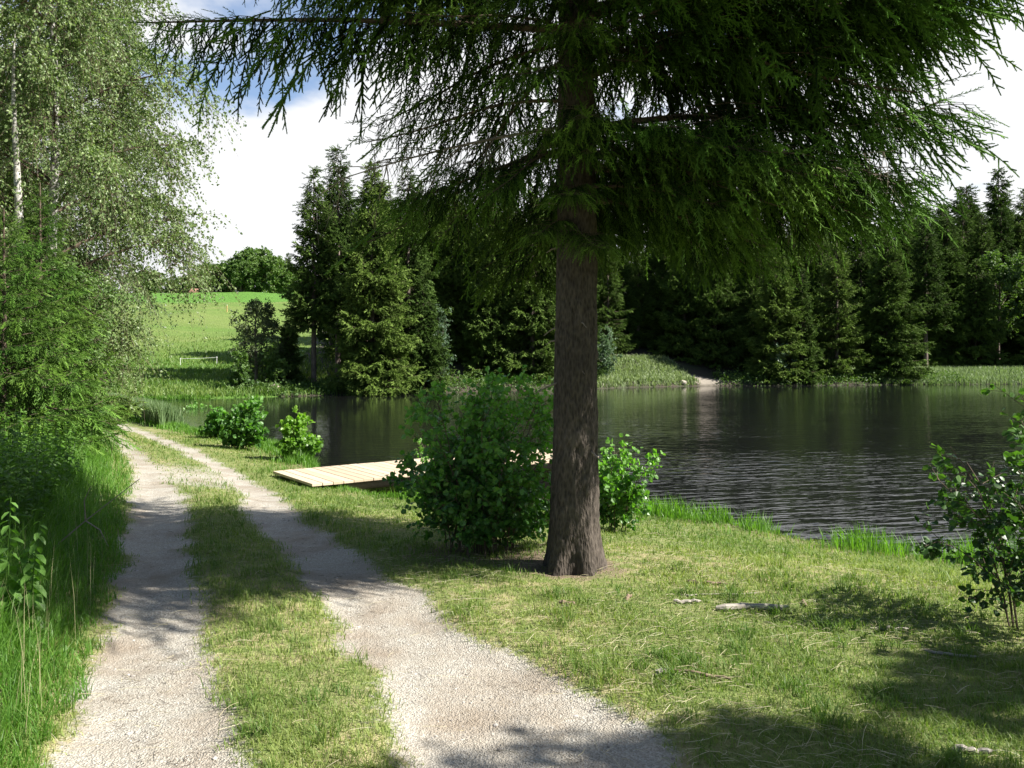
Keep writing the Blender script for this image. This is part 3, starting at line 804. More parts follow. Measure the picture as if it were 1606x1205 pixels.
def broad_tree(seed, H, R_, crown0, n_limb=22, n_br=12, n_tw=9, n_leaf=7, leaf=0.09, br_len=0.9, tw_len=0.45, grav=0.0, tw_grav=-0.1,
               trunk_r=None, lean=(0, 0), prof=None, limb_up=0.5, tmpl=LEAF, forks=1, up=0.55, jitter=0.05, side_bias=None):
    """returns trunk Geo, wood Geo, leaves Geo"""
    r = np.random.default_rng(seed)
    tr = Geo(); wood = Geo(); lv = Geo()
    trunk_r = trunk_r or H * 0.016
    limbs = []
    for f in range(forks):
        m = 12; t = np.linspace(0, 1, m)
        la = r.uniform(0, 2 * pi); sp = 0 if forks == 1 else 0.22 * H * r.uniform(0.5, 1)
        if f == 0: sp *= 0.3
        hx_ = H * (1 if f == 0 else r.uniform(0.75, 0.95))
        PT = np.stack([lean[0] * t ** 1.3 + sp * cos(la) * t ** 1.4 + 0.02 * H * np.sin(t * 5 + la) * t, lean[1] * t ** 1.3 + sp * sin(la) * t ** 1.4 + 0.02 * H * np.cos(t * 4 + la) * t, hx_ * t - 0.15 * (t == 0)], -1)
        rr = trunk_r * (1 - t) ** 0.8 * (1 if f == 0 else 0.7) + 0.008; rr[0] *= 1.35
        V, F = polytube(PT, rr, 10); tr.add(V, F)
        nl = n_limb if f == 0 else n_limb // 2
        z = np.linspace(crown0, 0.97, nl) + r.normal(0, 0.015, nl)
        z = np.clip(z, 0.02, 0.98)
        o = np.stack([np.interp(z, t, PT[:, j]) for j in range(3)], -1)
        az = np.arange(nl) * 2.4 + r.uniform(0, 1, nl)
        h = (z - crown0) / (1 - crown0)
        pf = (prof(h) if prof else np.sqrt(np.clip(np.sin(pi * np.clip(h * 0.86 + 0.14, 0, 1)), 0.04, 1)))
        L = R_ * pf * r.uniform(0.75, 1.15, nl)
        if side_bias is not None: L = L * (1 + side_bias[0] * np.cos(az - side_bias[1]))
        d = np.stack([np.cos(az), np.sin(az), np.full(nl, limb_up)], -1)
        p2 = o + d * L[:, None] + np.array([0, 0, grav])[None] * L[:, None]
        p1 = o + d * L[:, None] * 0.5 + np.array([0, 0, 0.10])[None] * L[:, None]
        limbs.append(np.stack([o, p1, p2], 1))
    limbs = np.concatenate(limbs); ll = np.linalg.norm(limbs[:, 2] - limbs[:, 0], axis=1)
    V, F = tubes(limbs, trunk_r * 0.28 * (ll / ll.max()) + 0.008, np.full(len(limbs), 0.006), 6, 6); wood.add(V, F)
    br, bl = children(limbs, ll, n_br, 0.2, 1.0, br_len, 0.55, grav, r)
    V, F = tubes(br, np.full(len(br), 0.004) + 0.006 * bl, np.full(len(br), 0.003), 4, 4); wood.add(V, F)
    tw, tl = children(br, bl, n_tw, 0.15, 1.0, tw_len, 0.5, tw_grav, r)
    V, F = tubes(tw, np.full(len(tw), 0.0035), np.full(len(tw), 0.0015), 3, 3); wood.add(V, F)
    leaves_on(lv, tw, n_leaf, leaf, r, tmpl, up=up, jitter=jitter)
    leaves_on(lv, br, max(2, n_leaf // 2), leaf, r, tmpl, up=up, jitter=jitter)
    return tr, wood, lv

def make_broad(name, label, cat, loc, leafm, barkm, group=None, rz=0.0, **k):
    tr, wood, lv = broad_tree(**k)
    t = thing(name, label, cat, tuple(loc), rz, 1.0, group)
    a = link('trunk', tr, M[barkm], t, smooth=True)
    link('limbs', wood, M[barkm if barkm != 'birch_bark' else 'twig'], t)
    link('crown', lv, M[leafm], t)
    return t

# shrubs: many stems from the ground
def shrub_geo(seed, H, Rr, n_stem=16, n_tw=16, n_sub=0, n_leaf=9, leaf=0.06, tw_len=0.3, tmpl=LEAFR, up=0.4, spread=0.5, flat=1.0, base=0.15, low=0.2, shoots=0):
    r = np.random.default_rng(seed); wood = Geo(); lv = Geo()
    a = r.uniform(0, 2 * pi, n_stem) + np.arange(n_stem) * 2.4; q = np.sqrt(r.uniform(0, 1, n_stem)); q[0] = 0.05
    b = np.stack([base * q * np.cos(a), base * q * np.sin(a), np.full(n_stem, -0.05)], -1)
    top = np.stack([Rr * q * np.cos(a), Rr * flat * q * np.sin(a), H * (1 - 0.55 * q ** 2) * r.uniform(0.5, 1.18, n_stem)], -1)
    top[0, 2] = H
    if shoots:
        w = np.arange(1, shoots + 1); top[w, :2] = b[w, :2] * 1.0 + r.normal(0, 0.42 * Rr, (shoots, 2)); top[w, 2] = H * r.uniform(0.85, 1.22, shoots)
    mid = b * 0.5 + top * 0.5 + np.stack([-0.25 * Rr * q * np.cos(a), -0.25 * Rr * q * np.sin(a), 0.12 * H * np.ones(n_stem)], -1)
    st = np.stack([b, mid, top], 1); sl = np.linalg.norm(top - b, axis=1)
    V, F = tubes(st, 0.003 + 0.004 * sl, np.full(n_stem, 0.0025), 7, 5); wood.add(V, F)
    tw, tl = children(st, sl, n_tw, low, 1.0, tw_len, spread, -0.05, r)
    V, F = tubes(tw, np.full(len(tw), 0.003), np.full(len(tw), 0.0015), 3, 3); wood.add(V, F)
    if n_sub:
        sb, l2 = children(tw, tl, n_sub, 0.2, 1.0, tw_len * 0.5, 0.5, -0.05, r)
        V, F = tubes(sb, np.full(len(sb), 0.002), np.full(len(sb), 0.001), 3, 3); wood.add(V, F)
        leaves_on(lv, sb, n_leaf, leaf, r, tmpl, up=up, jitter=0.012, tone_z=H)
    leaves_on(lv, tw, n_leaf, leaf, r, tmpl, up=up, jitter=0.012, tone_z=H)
    return wood, lv
def make_shrub(name, label, cat, loc, leafm, group=None, **k):
    w, l = shrub_geo(**k)
    t = thing(name, label, cat, tuple(loc), 0, 1, group)
    link('stems', w, M['twig'], t); link('leaves', l, M[leafm], t)
    return t

exec_parts = True
# ------------------------------------------------------------------ shrubs on the near bank
p = G(752, 866)
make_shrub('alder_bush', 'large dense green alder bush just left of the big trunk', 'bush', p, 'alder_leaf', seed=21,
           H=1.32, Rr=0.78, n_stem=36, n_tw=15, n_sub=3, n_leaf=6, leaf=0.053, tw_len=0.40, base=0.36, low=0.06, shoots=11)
p = G(668, 800)
make_shrub('alder_sapling', 'sparse dark sapling in front of the jetty, left of the large bush', 'bush', p, 'alder_leaf', seed=22,
           H=0.95, Rr=0.36, n_stem=7, n_tw=10, n_leaf=6, leaf=0.05, tw_len=0.28, base=0.12, low=0.3)
p = G(962, 836)
make_shrub('alder_bush', 'lighter green bush at the waterline, just right of the big trunk', 'bush', p + np.array([0, 0.2, 0]), 'alder_leaf', seed=23,
           H=0.72, Rr=0.32, n_stem=12, n_tw=14, n_sub=2, n_leaf=5, leaf=0.055, tw_len=0.30, base=0.22, low=0.1, shoots=4)
p = G(1622, 985)
make_shrub('alder_bush', 'loose bush with shade-darkened leaf colour leaning over the water at the right edge', 'bush', p, 'shaded_leaf', seed=24,
           H=1.66, Rr=0.85, n_stem=13, n_tw=14, n_sub=1, n_leaf=6, leaf=0.050, tw_len=0.32, base=0.2, low=0.12)
p = G(470, 724)
make_shrub('alder_bush', 'small round bright green bush at the foot of the jetty', 'bush', p, 'bright_leaf', seed=25,
           H=1.1, Rr=0.42, n_stem=11, n_tw=12, n_sub=2, n_leaf=6, leaf=0.095, tw_len=0.32, base=0.15, low=0.08)
p = G(388, 706)
make_shrub('alder_bush', 'taller upright green bush on the bank, second from the jetty', 'bush', p, 'alder_leaf', seed=26,
           H=1.3, Rr=0.45, n_stem=13, n_tw=13, n_sub=2, n_leaf=6, leaf=0.11, tw_len=0.38, base=0.2, low=0.08)
p = G(344, 688)
make_shrub('alder_bush', 'low bush squeezed between two taller ones along the bank', 'bush', p, 'alder_leaf', seed=27,
           H=0.8, Rr=0.4, n_stem=14, n_tw=14, n_sub=2, n_leaf=5, leaf=0.11, tw_len=0.34, base=0.2, low=0.08)
p = G(308, 674)
make_shrub('alder_bush', 'thin see-through bush over the water, farthest along the track', 'bush', p, 'alder_leaf', seed=28,
           H=1.1, Rr=0.7, n_stem=11, n_tw=14, n_sub=1, n_leaf=5, leaf=0.12, tw_len=0.42, base=0.2, low=0.2)

# ------------------------------------------------------------------ birches and left-hand trees
def birch(seed, H, R_, loc, label, lean, bias=None, crown0=0.12, nl=40, leafn=16, kind='birch_leaf', tl=1.05, br=13, tw=14):
    r = np.random.default_rng(seed)
    tr, wood, lv = broad_tree(seed=seed, H=H, R_=R_, crown0=crown0, n_limb=nl, n_br=br, n_tw=tw, n_leaf=leafn, leaf=0.072,
                              br_len=1.25, tw_len=tl, grav=-0.15, tw_grav=-0.95, trunk_r=0.14, lean=lean, limb_up=0.55, tmpl=LEAF, up=0.25, jitter=0.025,
                              side_bias=bias, prof=lambda h: np.clip(1.0 - 0.62 * h ** 1.6, 0.1, 1) * np.clip(0.55 + h * 2.2, 0, 1))
    t = thing('birch_tree', label, 'tree', tuple(loc))
    link('trunk', tr, M['birch_bark'], t, smooth=True); link('limbs', wood, M['twig'], t); link('crown', lv, M[kind], t)
    return t
birch(31, 15.0, 2.9, P(70, 19.0), 'tall weeping birch with a white trunk at the top left', (0.25, 0), (0.10, 0.0))
birch(32, 14.0, 2.6, P(45, 25.0), 'leaning birch with hanging twigs over the meadow edge, right of the white trunk', (1.7, 0.5), (0.25, 0.0), crown0=0.14)
birch(33, 12.5, 2.5, P(-30, 14.0), 'nearest birch, its dense foliage filling the left edge', (0.1, 0), (0.1, 0.0), crown0=0.22, leafn=10)
birch(34, 9.0, 2.0, P(20, 17.5), 'short bushy birch in front of the white trunk, above the young spruces', (0.3, 0), (0.1, 0), crown0=0.15, nl=24, tl=0.7)

# young spruces at the left (limbs as parts)
def variant(key, m='needle_young', **k):
    w, n = spruce_branch(**k)
    variants[key] = (w.data('limb'), n.data('needles')); variants[key][0].materials.append(M['twig']); variants[key][1].materials.append(M[m])
variant('young_a', seed=41, L=2.0, bls=BL_mid, rise=0.12, droop=0.35, tipup=0.35, hang=0.25, lat_sp=0.16, hang_sp=0.13, lat_len=0.36)
variant('young_b', seed=42, L=1.8, bls=BL_mid, rise=0.05, droop=0.45, tipup=0.45, hang=0.35, lat_sp=0.16, hang_sp=0.13, lat_len=0.38)
def young_spruce(loc, H, R_, label, seed, n=60):
    r = np.random.default_rng(seed)
    t = thing('young_spruce', label, 'tree', tuple(loc))
    g = Geo(); V, F = polytube([(0, 0, -0.1), (0.02, 0, H * 0.5), (0, 0.02, H)], [H * 0.016, H * 0.009, 0.008], 8); g.add(V, F)
    link('trunk', g, M['twig'], t, smooth=True)
    for i in range(n):
        h = 0.05 + 0.93 * (i / n) ** 0.9
        sc = R_ / 1.9 * (1.06 - h) ** 0.85 * r.uniform(0.8, 1.15)
        put_branch('young_a' if i % 2 else 'young_b', (i * 137.5 + r.uniform(-15, 15)) % 360, h * H, max(sc, 0.08), 2 + 24 * h, 0, t)
young_spruce(P(62, 15.5), 5.2, 1.45, 'bright green young spruce, the tallest of those under the birches', 51, 92)
young_spruce(P(100, 19.0), 3.3, 0.95, 'low young spruce at the bend of the track, under the birches', 52, 60)
young_spruce(P(5, 13.5), 4.2, 1.7, 'young spruce at the very left edge behind the nettles', 53, 70)
p = P(88, 17.3)
make_broad('hazel_tree', 'leafy dark green hazel between the young spruces and the track', 'tree', p, 'tree_leaf', 'twig', seed=54, H=3.7, R_=1.05, crown0=0.08,
           n_limb=26, n_br=10, n_tw=7, n_leaf=7, leaf=0.075, br_len=0.6, tw_len=0.35, tw_grav=-0.1, trunk_r=0.06)
p = P(122, 27.0)
make_shrub('elder_bush', 'low rounded bush where the track disappears to the left', 'bush', p, 'tree_leaf', seed=55,
           H=1.9, Rr=1.0, n_stem=22, n_tw=14, n_sub=2, n_leaf=6, leaf=0.12, tw_len=0.45, base=0.3, low=0.06)

# ------------------------------------------------------------------ far trees
def far_spruce(seed, H, R_, skirt=0.03, step=0.36, per=9, low_bare=0.0, lop=0.0):
    """returns trunk Geo, crown Geo (coarse drooping sprays)"""
    r = np.random.default_rng(seed)
    tr = Geo(); V, F = polytube([(0, 0, -0.4), (0.05, 0, H * 0.4), (0, 0, H * 0.97)], [H * 0.013, H * 0.009, 0.02], 8); tr.add(V, F)
    cr = Geo(); O = []; D = []; SC = []; TN = []; Cs = []
    z = H * skirt
    while z < H * 0.985:
        h = z / H
        L0 = R_ * (1 - h) ** 0.72 * (0.9 + 0.18 * sin(z * 1.7 + seed)) + 0.10
        if h < 0.18: L0 *= 0.82 + h
        n = per if h < 0.9 else 5
        a = r.uniform(0, 2 * pi, n) + np.arange(n) * 2 * pi / n
        L = L0 * r.uniform(0.62, 1.22, n) * (1 + lop * np.cos(a))
        pit = -0.30 + 0.75 * h
        d = np.stack([np.cos(a), np.sin(a), np.full(n, pit)], -1)
        o = np.stack([0 * a, 0 * a, z + r.normal(0, 0.12, n)], -1)
        e = o + d * L[:, None] + np.array([0, 0, 0.10])[None] * L[:, None]
        c1 = o + d * L[:, None] * 0.55 + np.array([0, 0, -0.06])[None] * L[:, None]
        Cs.append(np.stack([o, c1, e], 1))
        for i in range(n):
            k = max(3, int(L[i] / 0.115))
            t = np.linspace(0.22, 1.0, k)
            c = np.repeat(Cs[-1][i:i + 1], k, 0); q = bez(c, t)
            side = np.array([-sin(a[i]), cos(a[i]), 0.0])
            w = r.uniform(-1, 1, k) * (1 - t) * L[i] * 0.34
            q = q + side * w[:, None]; q[:, 2] -= np.abs(w) * 0.25
            O.append(q)
            dd = np.array([cos(a[i]), sin(a[i]), 0.0]) * 0.75 + side[None] * (np.sign(w) * 0.55)[:, None] + np.stack([np.zeros(k), np.zeros(k), r.uniform(-0.95, -0.25, k)], -1)
            dd[-1] = (cos(a[i]), sin(a[i]), 0.12)
            D.append(dd); SC.append(r.uniform(0.75, 1.25, k) * (0.62 + 0.5 * (1 - h))); TN.append(np.clip(0.55 * t ** 2 + r.normal(0, 0.1, k), 0, 1))
        z += step * r.uniform(0.8, 1.2) * (1 - 0.25 * h)
    # leader
    O.append(np.array([[0, 0, H * 0.95], [0, 0, H * 0.97]])); D.append(np.array([[0, 0, 1.0], [0.05, 0.02, 1]])); SC.append(np.array([0.7, 0.6])); TN.append(np.array([0.4, 0.4]))
    O = np.concatenate(O); D = np.concatenate(D); SC = np.concatenate(SC); TN = np.concatenate(TN)
    Cs = np.concatenate(Cs); V, F = tubes(Cs, np.full(len(Cs), 0.03), np.full(len(Cs), 0.008), 4, 3)
    wd = Geo(); wd.add(V, F)
    w = r.integers(0, 2, len(O))
    for j in range(2):
        s = w == j; cr.put(BL_coarse[j], frames(D[s], r), O[s], TN[s], SC[s])
    return tr, wd, cr
FS = []
for i, kw in enumerate((dict(seed=61, H=18, R_=3.2, step=0.50, per=8), dict(seed=62, H=18, R_=3.4, lop=0.15), dict(seed=63, H=17, R_=2.5, step=0.42), dict(seed=64, H=20, R_=3.3, skirt=0.27, step=0.46, per=8),
                        dict(seed=65, H=9, R_=2.1, step=0.33))):
    tr, wd, cr = far_spruce(**kw)
    root = thing('spruce_tree', '', 'tree')
    link('trunk', tr, M['bark_far'], root, smooth=True); link('limbs', wd, M['twig'], root); link('crown', cr, M['needle_far'], root)
    FS.append([root, kw['H'], False])
def spruce(kind, u, d, vtop, label, group=None, wide=1.0, rz=None, x=None):
    root, H0, used = FS[kind]
    p = P(u, d)
    H = topz(vtop, d) - p[2]
    s = H / H0
    rz = (u * 0.7 + d) % 6.28 if rz is None else rz
    sc = (s * wide, s * wide, s)
    if not used:
        root.location = tuple(p); root.scale = sc; root.rotation_euler = (0, 0, rz); root['label'] = label
        if group: root['group'] = group
        FS[kind][2] = True
        return root
    return dup(root, tuple(p), rz, sc, label, group)
ST = 'spruces in the stand across the pond'
front = [
    (3, 492, 59, 258, 'leftmost big spruce of the stand across the pond, beside the meadow'),
    (3, 530, 62, 226, 'tallest spruce near the left end of the stand across the pond'),
    (1, 583, 57.5, 250, 'broad olive spruce with drooping boughs hanging over the far shore'),
    (0, 640, 62, 262, 'spruce just right of the broad olive one across the pond'),
    (4, 664, 60, 452, 'small bright green spruce in front of the stand, left of the pale sapling'),
    (2, 775, 67, 305, 'slim spruce between the jetty bush and the big trunk, across the pond'),
    (0, 835, 67, 290, 'spruce across the pond seen just left of the big trunk'),
    (2, 808, 70, 318, 'thin pointed spruce showing between two taller ones left of the trunk'),
    (1, 1216, 77, 385, 'spruce right of the sandy landing across the pond'),
    (2, 1258, 76.5, 420, 'narrow dark spruce at the far waterline, second from the landing'),
    (0, 1312, 79, 362, 'dark spruce left of the bright-edged one at the far shore'),
    (1, 1392, 80, 372, 'sunlit bright-edged spruce at the right end of the far shore row'),
    (4, 1180, 80, 440, 'short spruce at the dark forest edge above the landing'),
    (3, 1478, 96, 318, 'olive-tinged tall spruce behind the reed bed, left of the bright tree'),
    (4, 1531, 93, 408, 'small pointed spruce standing before the dark forest by the reeds'),
    (2, 1566, 112, 262, 'spruce whose tip rises highest above the right-hand skyline'),
    (0, 1606, 108, 296, 'spruce cut by the right edge of the view behind the reeds'),
    (1, 1516, 110, 288, 'spruce on the skyline left of the highest right-hand tip'),
    (4, 452, 60, 500, 'short skirted spruce at the meadow side of the stand'),
]
for (k, u, d, vt, lb) in front:
    spruce(k, u, d, vt, lb, wide=1.0 if k == 1 and u < 600 else (1.3 if k == 1 else 1.05))
r = np.random.default_rng(404)
ORD = ('first second third fourth fifth sixth seventh eighth ninth tenth eleventh twelfth thirteenth fourteenth fifteenth sixteenth seventeenth eighteenth nineteenth').split()
rows = [('in the row right behind the left-hand stand', np.arange(520, 900, 27), 70, 6, 282, 330), ('in the rearmost row of the left-hand stand', np.arange(560, 960, 40), 80, 6, 300, 340),
        ('in the dark row behind the landing', np.arange(905, 1300, 24), 84, 4, 325, 375), ('in the second row right of the landing', np.arange(1180, 1500, 34), 92, 4, 320, 370),
        ('in the dark row behind the reed bed', np.arange(1420, 1720, 30), 102, 5, 300, 360), ('on the rearmost skyline right of the trunk', np.arange(940, 1780, 45), 114, 8, 285, 335),
        ('in the reed-side row past the right edge', np.array([1640, 1690, 1750, 1820, 1880]), 92, 4, 300, 360)]
for (nm, us, d0, dd_, va, vb) in rows:
    for i, u in enumerate(us):
        spruce(int(r.integers(0, 3)) if i % 4 else int(r.integers(0, 4)), float(u), float(d0 + r.uniform(-3, dd_)), float(r.uniform(va, vb)), ORD[i] + ' spruce from the left ' + nm, 'spruces filling the forest behind the far shore', wide=1.1)

# far broadleaf trees
make_broad('oak_tree', 'dark rounded broadleaf tree at the meadow edge, left of the far spruces', 'tree', P(402, 59), 'sallow_leaf', 'bark_far', seed=71, H=5.7, R_=1.75, crown0=0.08,
           n_limb=24, n_br=9, n_tw=6, n_leaf=4, leaf=0.16, br_len=0.9, tw_len=0.5, trunk_r=0.13)
make_shrub('hazel_bush', 'low bush in the shade at the foot of the dark meadow tree', 'bush', P(378, 56), 'tree_leaf', seed=72,
           H=2.4, Rr=1.2, n_stem=18, n_tw=14, n_sub=1, n_leaf=5, leaf=0.2, tw_len=0.5, base=0.3, low=0.05)
make_shrub('hazel_bush', 'dark bush on the far bank below the leftmost spruces', 'bush', P(428, 58), 'tree_leaf', seed=73,
           H=3.0, Rr=1.3, n_stem=18, n_tw=14, n_sub=1, n_leaf=5, leaf=0.2, tw_len=0.5, base=0.3, low=0.05)
make_shrub('willow_bush', 'pale grey-green sapling on the far shore under the stand', 'bush', P(687, 61.2), 'pale_leaf', seed=74,
           H=6.0, Rr=1.3, n_stem=12, n_tw=18, n_sub=1, n_leaf=5, leaf=0.20, tw_len=0.8, base=0.15, low=0.1, tmpl=LEAFN)
make_shrub('willow_bush', 'pale rounded willow right of the big trunk on the far bank', 'bush', P(948, 71.5), 'pale_leaf', seed=75,
           H=4.6, Rr=1.35, n_stem=20, n_tw=18, n_sub=1, n_leaf=6, leaf=0.20, tw_len=0.6, base=0.3, low=0.06, tmpl=LEAFN)
make_shrub('willow_bush', 'grey-leaved bush at the waterline right of the landing', 'bush', P(1222, 75.6), 'pale_leaf', seed=76,
           H=3.8, Rr=1.5, n_stem=18, n_tw=14, n_sub=1, n_leaf=5, leaf=0.17, tw_len=0.5, base=0.3, low=0.06)
make_broad('beech_tree', 'bright yellow-green broadleaf tree amid the dark right-hand forest', 'tree', P(1566, 95), 'tree_leaf', 'bark_far', seed=77, H=12.5, R_=3.8, crown0=0.35,
           n_limb=28, n_br=10, n_tw=7, n_leaf=5, leaf=0.30, br_len=1.6, tw_len=0.8, trunk_r=0.2)
# trees along the top of the meadow
crest = [('oak_tree', 233, 168, 425, 4.5, 'round tree at the far left of the row on top of the meadow'),
         ('oak_tree', 283, 172, 434, 3.6, 'low tree left of the red car on top of the meadow'),
         ('apple_tree', 312, 160, 427, 3.4, 'pale spreading tree right above the red car'),
         ('oak_tree', 342, 170, 412, 5.4, 'wide dome-shaped tree in the middle of the meadow-top row'),
         ('oak_tree', 395, 166, 388, 5.2, 'tallest tree of the row on top of the meadow'),
         ('apple_tree', 378, 158, 408, 3.6, 'greyish tree in front of the tallest one on the meadow top'),
         ('maple_tree', 424, 160, 400, 4.6, 'yellowish-green round tree right of the tallest meadow-top tree'),
         ('oak_tree', 462, 165, 425, 4.5, 'tree at the right end of the meadow-top row, half behind spruces')]
base = {}
for i, (nm, u, d, vt, rr, lb) in enumerate(crest):
    p = P(u, d); H = topz(vt, d) - p[2]
    key = (i % 3)
    if key not in base:
        t = make_broad(nm, lb, 'tree', p, ('tree_leaf', 'tree_leaf', 'bright_leaf')[0], 'bark_far', seed=80 + i, H=8.6, R_=4.6, crown0=0.04, n_limb=34, n_br=9, n_tw=6, n_leaf=4,
                       leaf=0.5, br_len=1.7, tw_len=0.9, trunk_r=0.2, group='trees along the top of the meadow')
        base[key] = t; t.scale = (rr / 5.0 * 1.0, rr / 5.0, H / 10)
    else:
        t = dup(base[key], tuple(p), i * 1.3, (rr / 5.0, rr / 5.0, H / 10), lb, 'trees along the top of the meadow')
        t.name = nm
for (u, d, vt, lb) in ((436, 215, 402, 'distant dark conifer tip left of its neighbour behind the meadow-top trees'), (452, 220, 396, 'distant conifer behind the meadow-top row, next to the spruce stand'),
                       (355, 210, 417, 'distant conifer tip poking out between two round meadow-top trees'), (446, 205, 408, 'distant conifer in front of the other two behind the meadow top')):
    spruce(2, u, d, vt, lb, 'distant conifers behind the meadow top')

# trees outside the view to the right of the camera (they shade the lower right)
make_broad('oak_tree', 'tree beside the lawn, out of view, casting shade across the track', 'tree', (7.8, 1.35, 0.0), 'tree_leaf', 'bark_far', seed=95, H=6.6, R_=1.05, crown0=0.78,
           n_limb=18, n_br=9, n_tw=7, n_leaf=6, leaf=0.10, br_len=0.5, tw_len=0.3, trunk_r=0.12)
make_broad('oak_tree', 'slender tree on the bank, out of view, shading the lawn corner', 'tree', (9.2, 2.95, -0.3), 'tree_leaf', 'bark_far', seed=96, H=6.3, R_=0.50, crown0=0.80,
           n_limb=14, n_br=8, n_tw=6, n_leaf=6, leaf=0.10, br_len=0.35, tw_len=0.22, trunk_r=0.08)
print('trees done')

# ------------------------------------------------------------------ grass
def blades(x, y, h, w, r, tone, lean=0.5, nseg=2, wob=0.6, zoff=0.0):
    k = len(x)
    z = terr(x, y) - 0.045 * gravel(x, y) - 0.01 + zoff
    a = r.uniform(0, 2 * pi, k); fa = a + pi / 2 + r.normal(0, wob, k)
    s = np.stack([np.cos(fa), np.sin(fa), 0 * fa], -1) * (w / 2)[:, None]
    l = np.abs(r.normal(lean, lean * 0.5, k))
    dr = np.stack([np.cos(a) * l, np.sin(a) * l, 0 * a], -1) * h[:, None]
    o = np.stack([x, y, z], -1)
    up = np.array([0, 0, 1.0])
    p1 = o + dr * 0.30 + up * (h * 0.55)[:, None]
    hz_ = np.sqrt(np.clip(1 - (0.7 * np.clip(l, 0, 1.2)) ** 2, 0.12, 1))
    p2 = o + dr + up * (h * hz_)[:, None]
    V = np.stack([o - s, o + s, p1 - s * 0.8, p1 + s * 0.8, p2], 1).reshape(-1, 3)
    b = (np.arange(k) * 5)[:, None]
    F1 = b + np.array([[0, 1, 3, 2]]); F2 = b + np.array([[2, 3, 4, 4]])
    g = Geo()
    g.add(V, F1, tone)
    tri = b + np.array([[2, 3, 4]])
    g.F.append(tri); g.T.append(np.asarray(tone, np.float32))
    return g

r = np.random.default_rng(7)
def sample_area(n, ylo, yhi, half=0.72, xpad=1.0, p=1.0, xr=None):
    u = r.uniform(0, 1, n)
    if p == 1.0: y = ylo * (yhi / ylo) ** u
    else: y = ylo + (yhi - ylo) * u
    if xr: x = r.uniform(xr[0], xr[1], n)
    else: x = r.uniform(-1, 1, n) * (y * half + xpad)
    return x, y
# short lawn
x, y = sample_area(520000, 2.2, 26, half=0.85, xpad=1.4)
s = sdist(x, y); gv = gravel(x, y)
cl = fbm(x * 1.8, y * 1.8, 50, 4); dr_ = sstep(0.42, 0.62, fbm(x * 0.55, y * 0.55, 61, 4))
keep = (s > 0.05) & (x > edge(0, y) - 0.25) & (r.uniform(0, 1, len(x)) < (1 - gv) ** 1.6 * (0.45 + 0.75 * cl))
keep &= (gv < 0.8) | (r.uniform(0, 1, len(x)) < 0.03)
keep &= r.uniform(0, 1, len(x)) > 0.93 * sstep(0.75, 0.30, np.hypot(x - hx, y - hy - 0.05))
x, y, cl, dr_ = x[keep], y[keep], cl[keep], dr_[keep]
k = len(x)
h = (0.022 + 0.045 * cl * r.uniform(0.5, 1.4, k)) * (1 + 0.02 * y)
clump = fbm(x * 6, y * 6, 55, 2)
h *= 1 + 0.9 * sstep(0.62, 0.75, clump)
tone = np.clip(0.28 + 0.5 * dr_ * r.uniform(0, 1.2, k) + r.normal(0, 0.15, k) - 0.3 * sstep(0.6, 0.75, clump), 0, 1)
link('lawn_grass', blades(x, y, h, 0.0028 + 0.0006 * y, r, tone, 0.75), M['grass'], kind='stuff')
# straw and cut dry stems lying on the lawn
x, y = sample_area(17000, 2.6, 14)
keep = (sdist(x, y) > 0.5) & (gravel(x, y) < 0.4) & (x > edge(3, y) - 0.2 + r.normal(0, 0.3, len(x)))
keep |= (r.uniform(0, 1, len(x)) < 0.10) & (x > edge(0, y))
keep &= (sdist(x, y) > 0.3) & (fbm(x * 1.3, y * 1.3, 70, 3) + r.normal(0, 0.1, len(x)) > 0.42)
x, y = x[keep], y[keep]; k = len(x)
a = r.normal(0.0, 0.7, k) + pi * r.integers(0, 2, k); L = r.uniform(0.03, 0.15, k) * (1 + (r.uniform(0, 1, k) > 0.97) * 1.0)
z = terr(x, y) + 0.008
o = np.stack([x, y, z + r.uniform(0, 0.022, k)], -1); d = np.stack([np.cos(a), np.sin(a), r.normal(0, 0.05, k)], -1)
e = o + d * L[:, None]; e[:, 2] = terr(e[:, 0], e[:, 1]) + r.uniform(0.008, 0.035, k)
mid = (o + e) / 2 + r.normal(0, 0.012, (k, 3)) + [0, 0, 0.01]
V, F = tubes(np.stack([o, mid, e], 1), np.full(k, 0.0012), np.full(k, 0.0008), 4, 3)
g = Geo(); g.add(V, F, np.repeat(r.uniform(0, 1, k), 9))
link('dry_straw', g, M['straw'], kind='stuff')
# tall verge on the left of the track
x, y = sample_area(330000, 2.0, 30, xr=None, half=0.80, xpad=2.2)
e0 = edge(0, y)
dd = e0 - x
keep = (dd > -0.12 + 0.25 * fbm(x * 4, y * 4, 81, 3)) & (dd < 5.5)
x, y, dd = x[keep], y[keep], dd[keep]; k = len(x)
hh = 0.10 + 0.42 * sstep(0.0, 0.9, dd) * (0.6 + 0.6 * fbm(x * 1.5, y * 1.5, 83, 3))
h = hh * r.uniform(0.55, 1.2, k)
tone = np.clip(0.35 + r.normal(0, 0.2, k) + 0.25 * (fbm(x * 1.0, y * 1.0, 85, 2) - 0.5), 0, 1)
link('verge_grass', blades(x, y, h, 0.0035 + 0.0006 * y, r, tone, 0.55), M['tall_grass'], kind='stuff')
# seed heads (taller thin stems)
x, y = sample_area(2600, 2.6, 16, half=0.8, xpad=2.0); dd = edge(0, y) - x
keep = (dd > 0.1) & (dd < 3.5); x, y = x[keep], y[keep]; k = len(x)
h = r.uniform(0.35, 0.62, k)
g = blades(x, y, h, np.full(k, 0.0022), r, np.full(k, 0.2), 0.15)
link('grass_stems', g, M['straw'], kind='stuff')
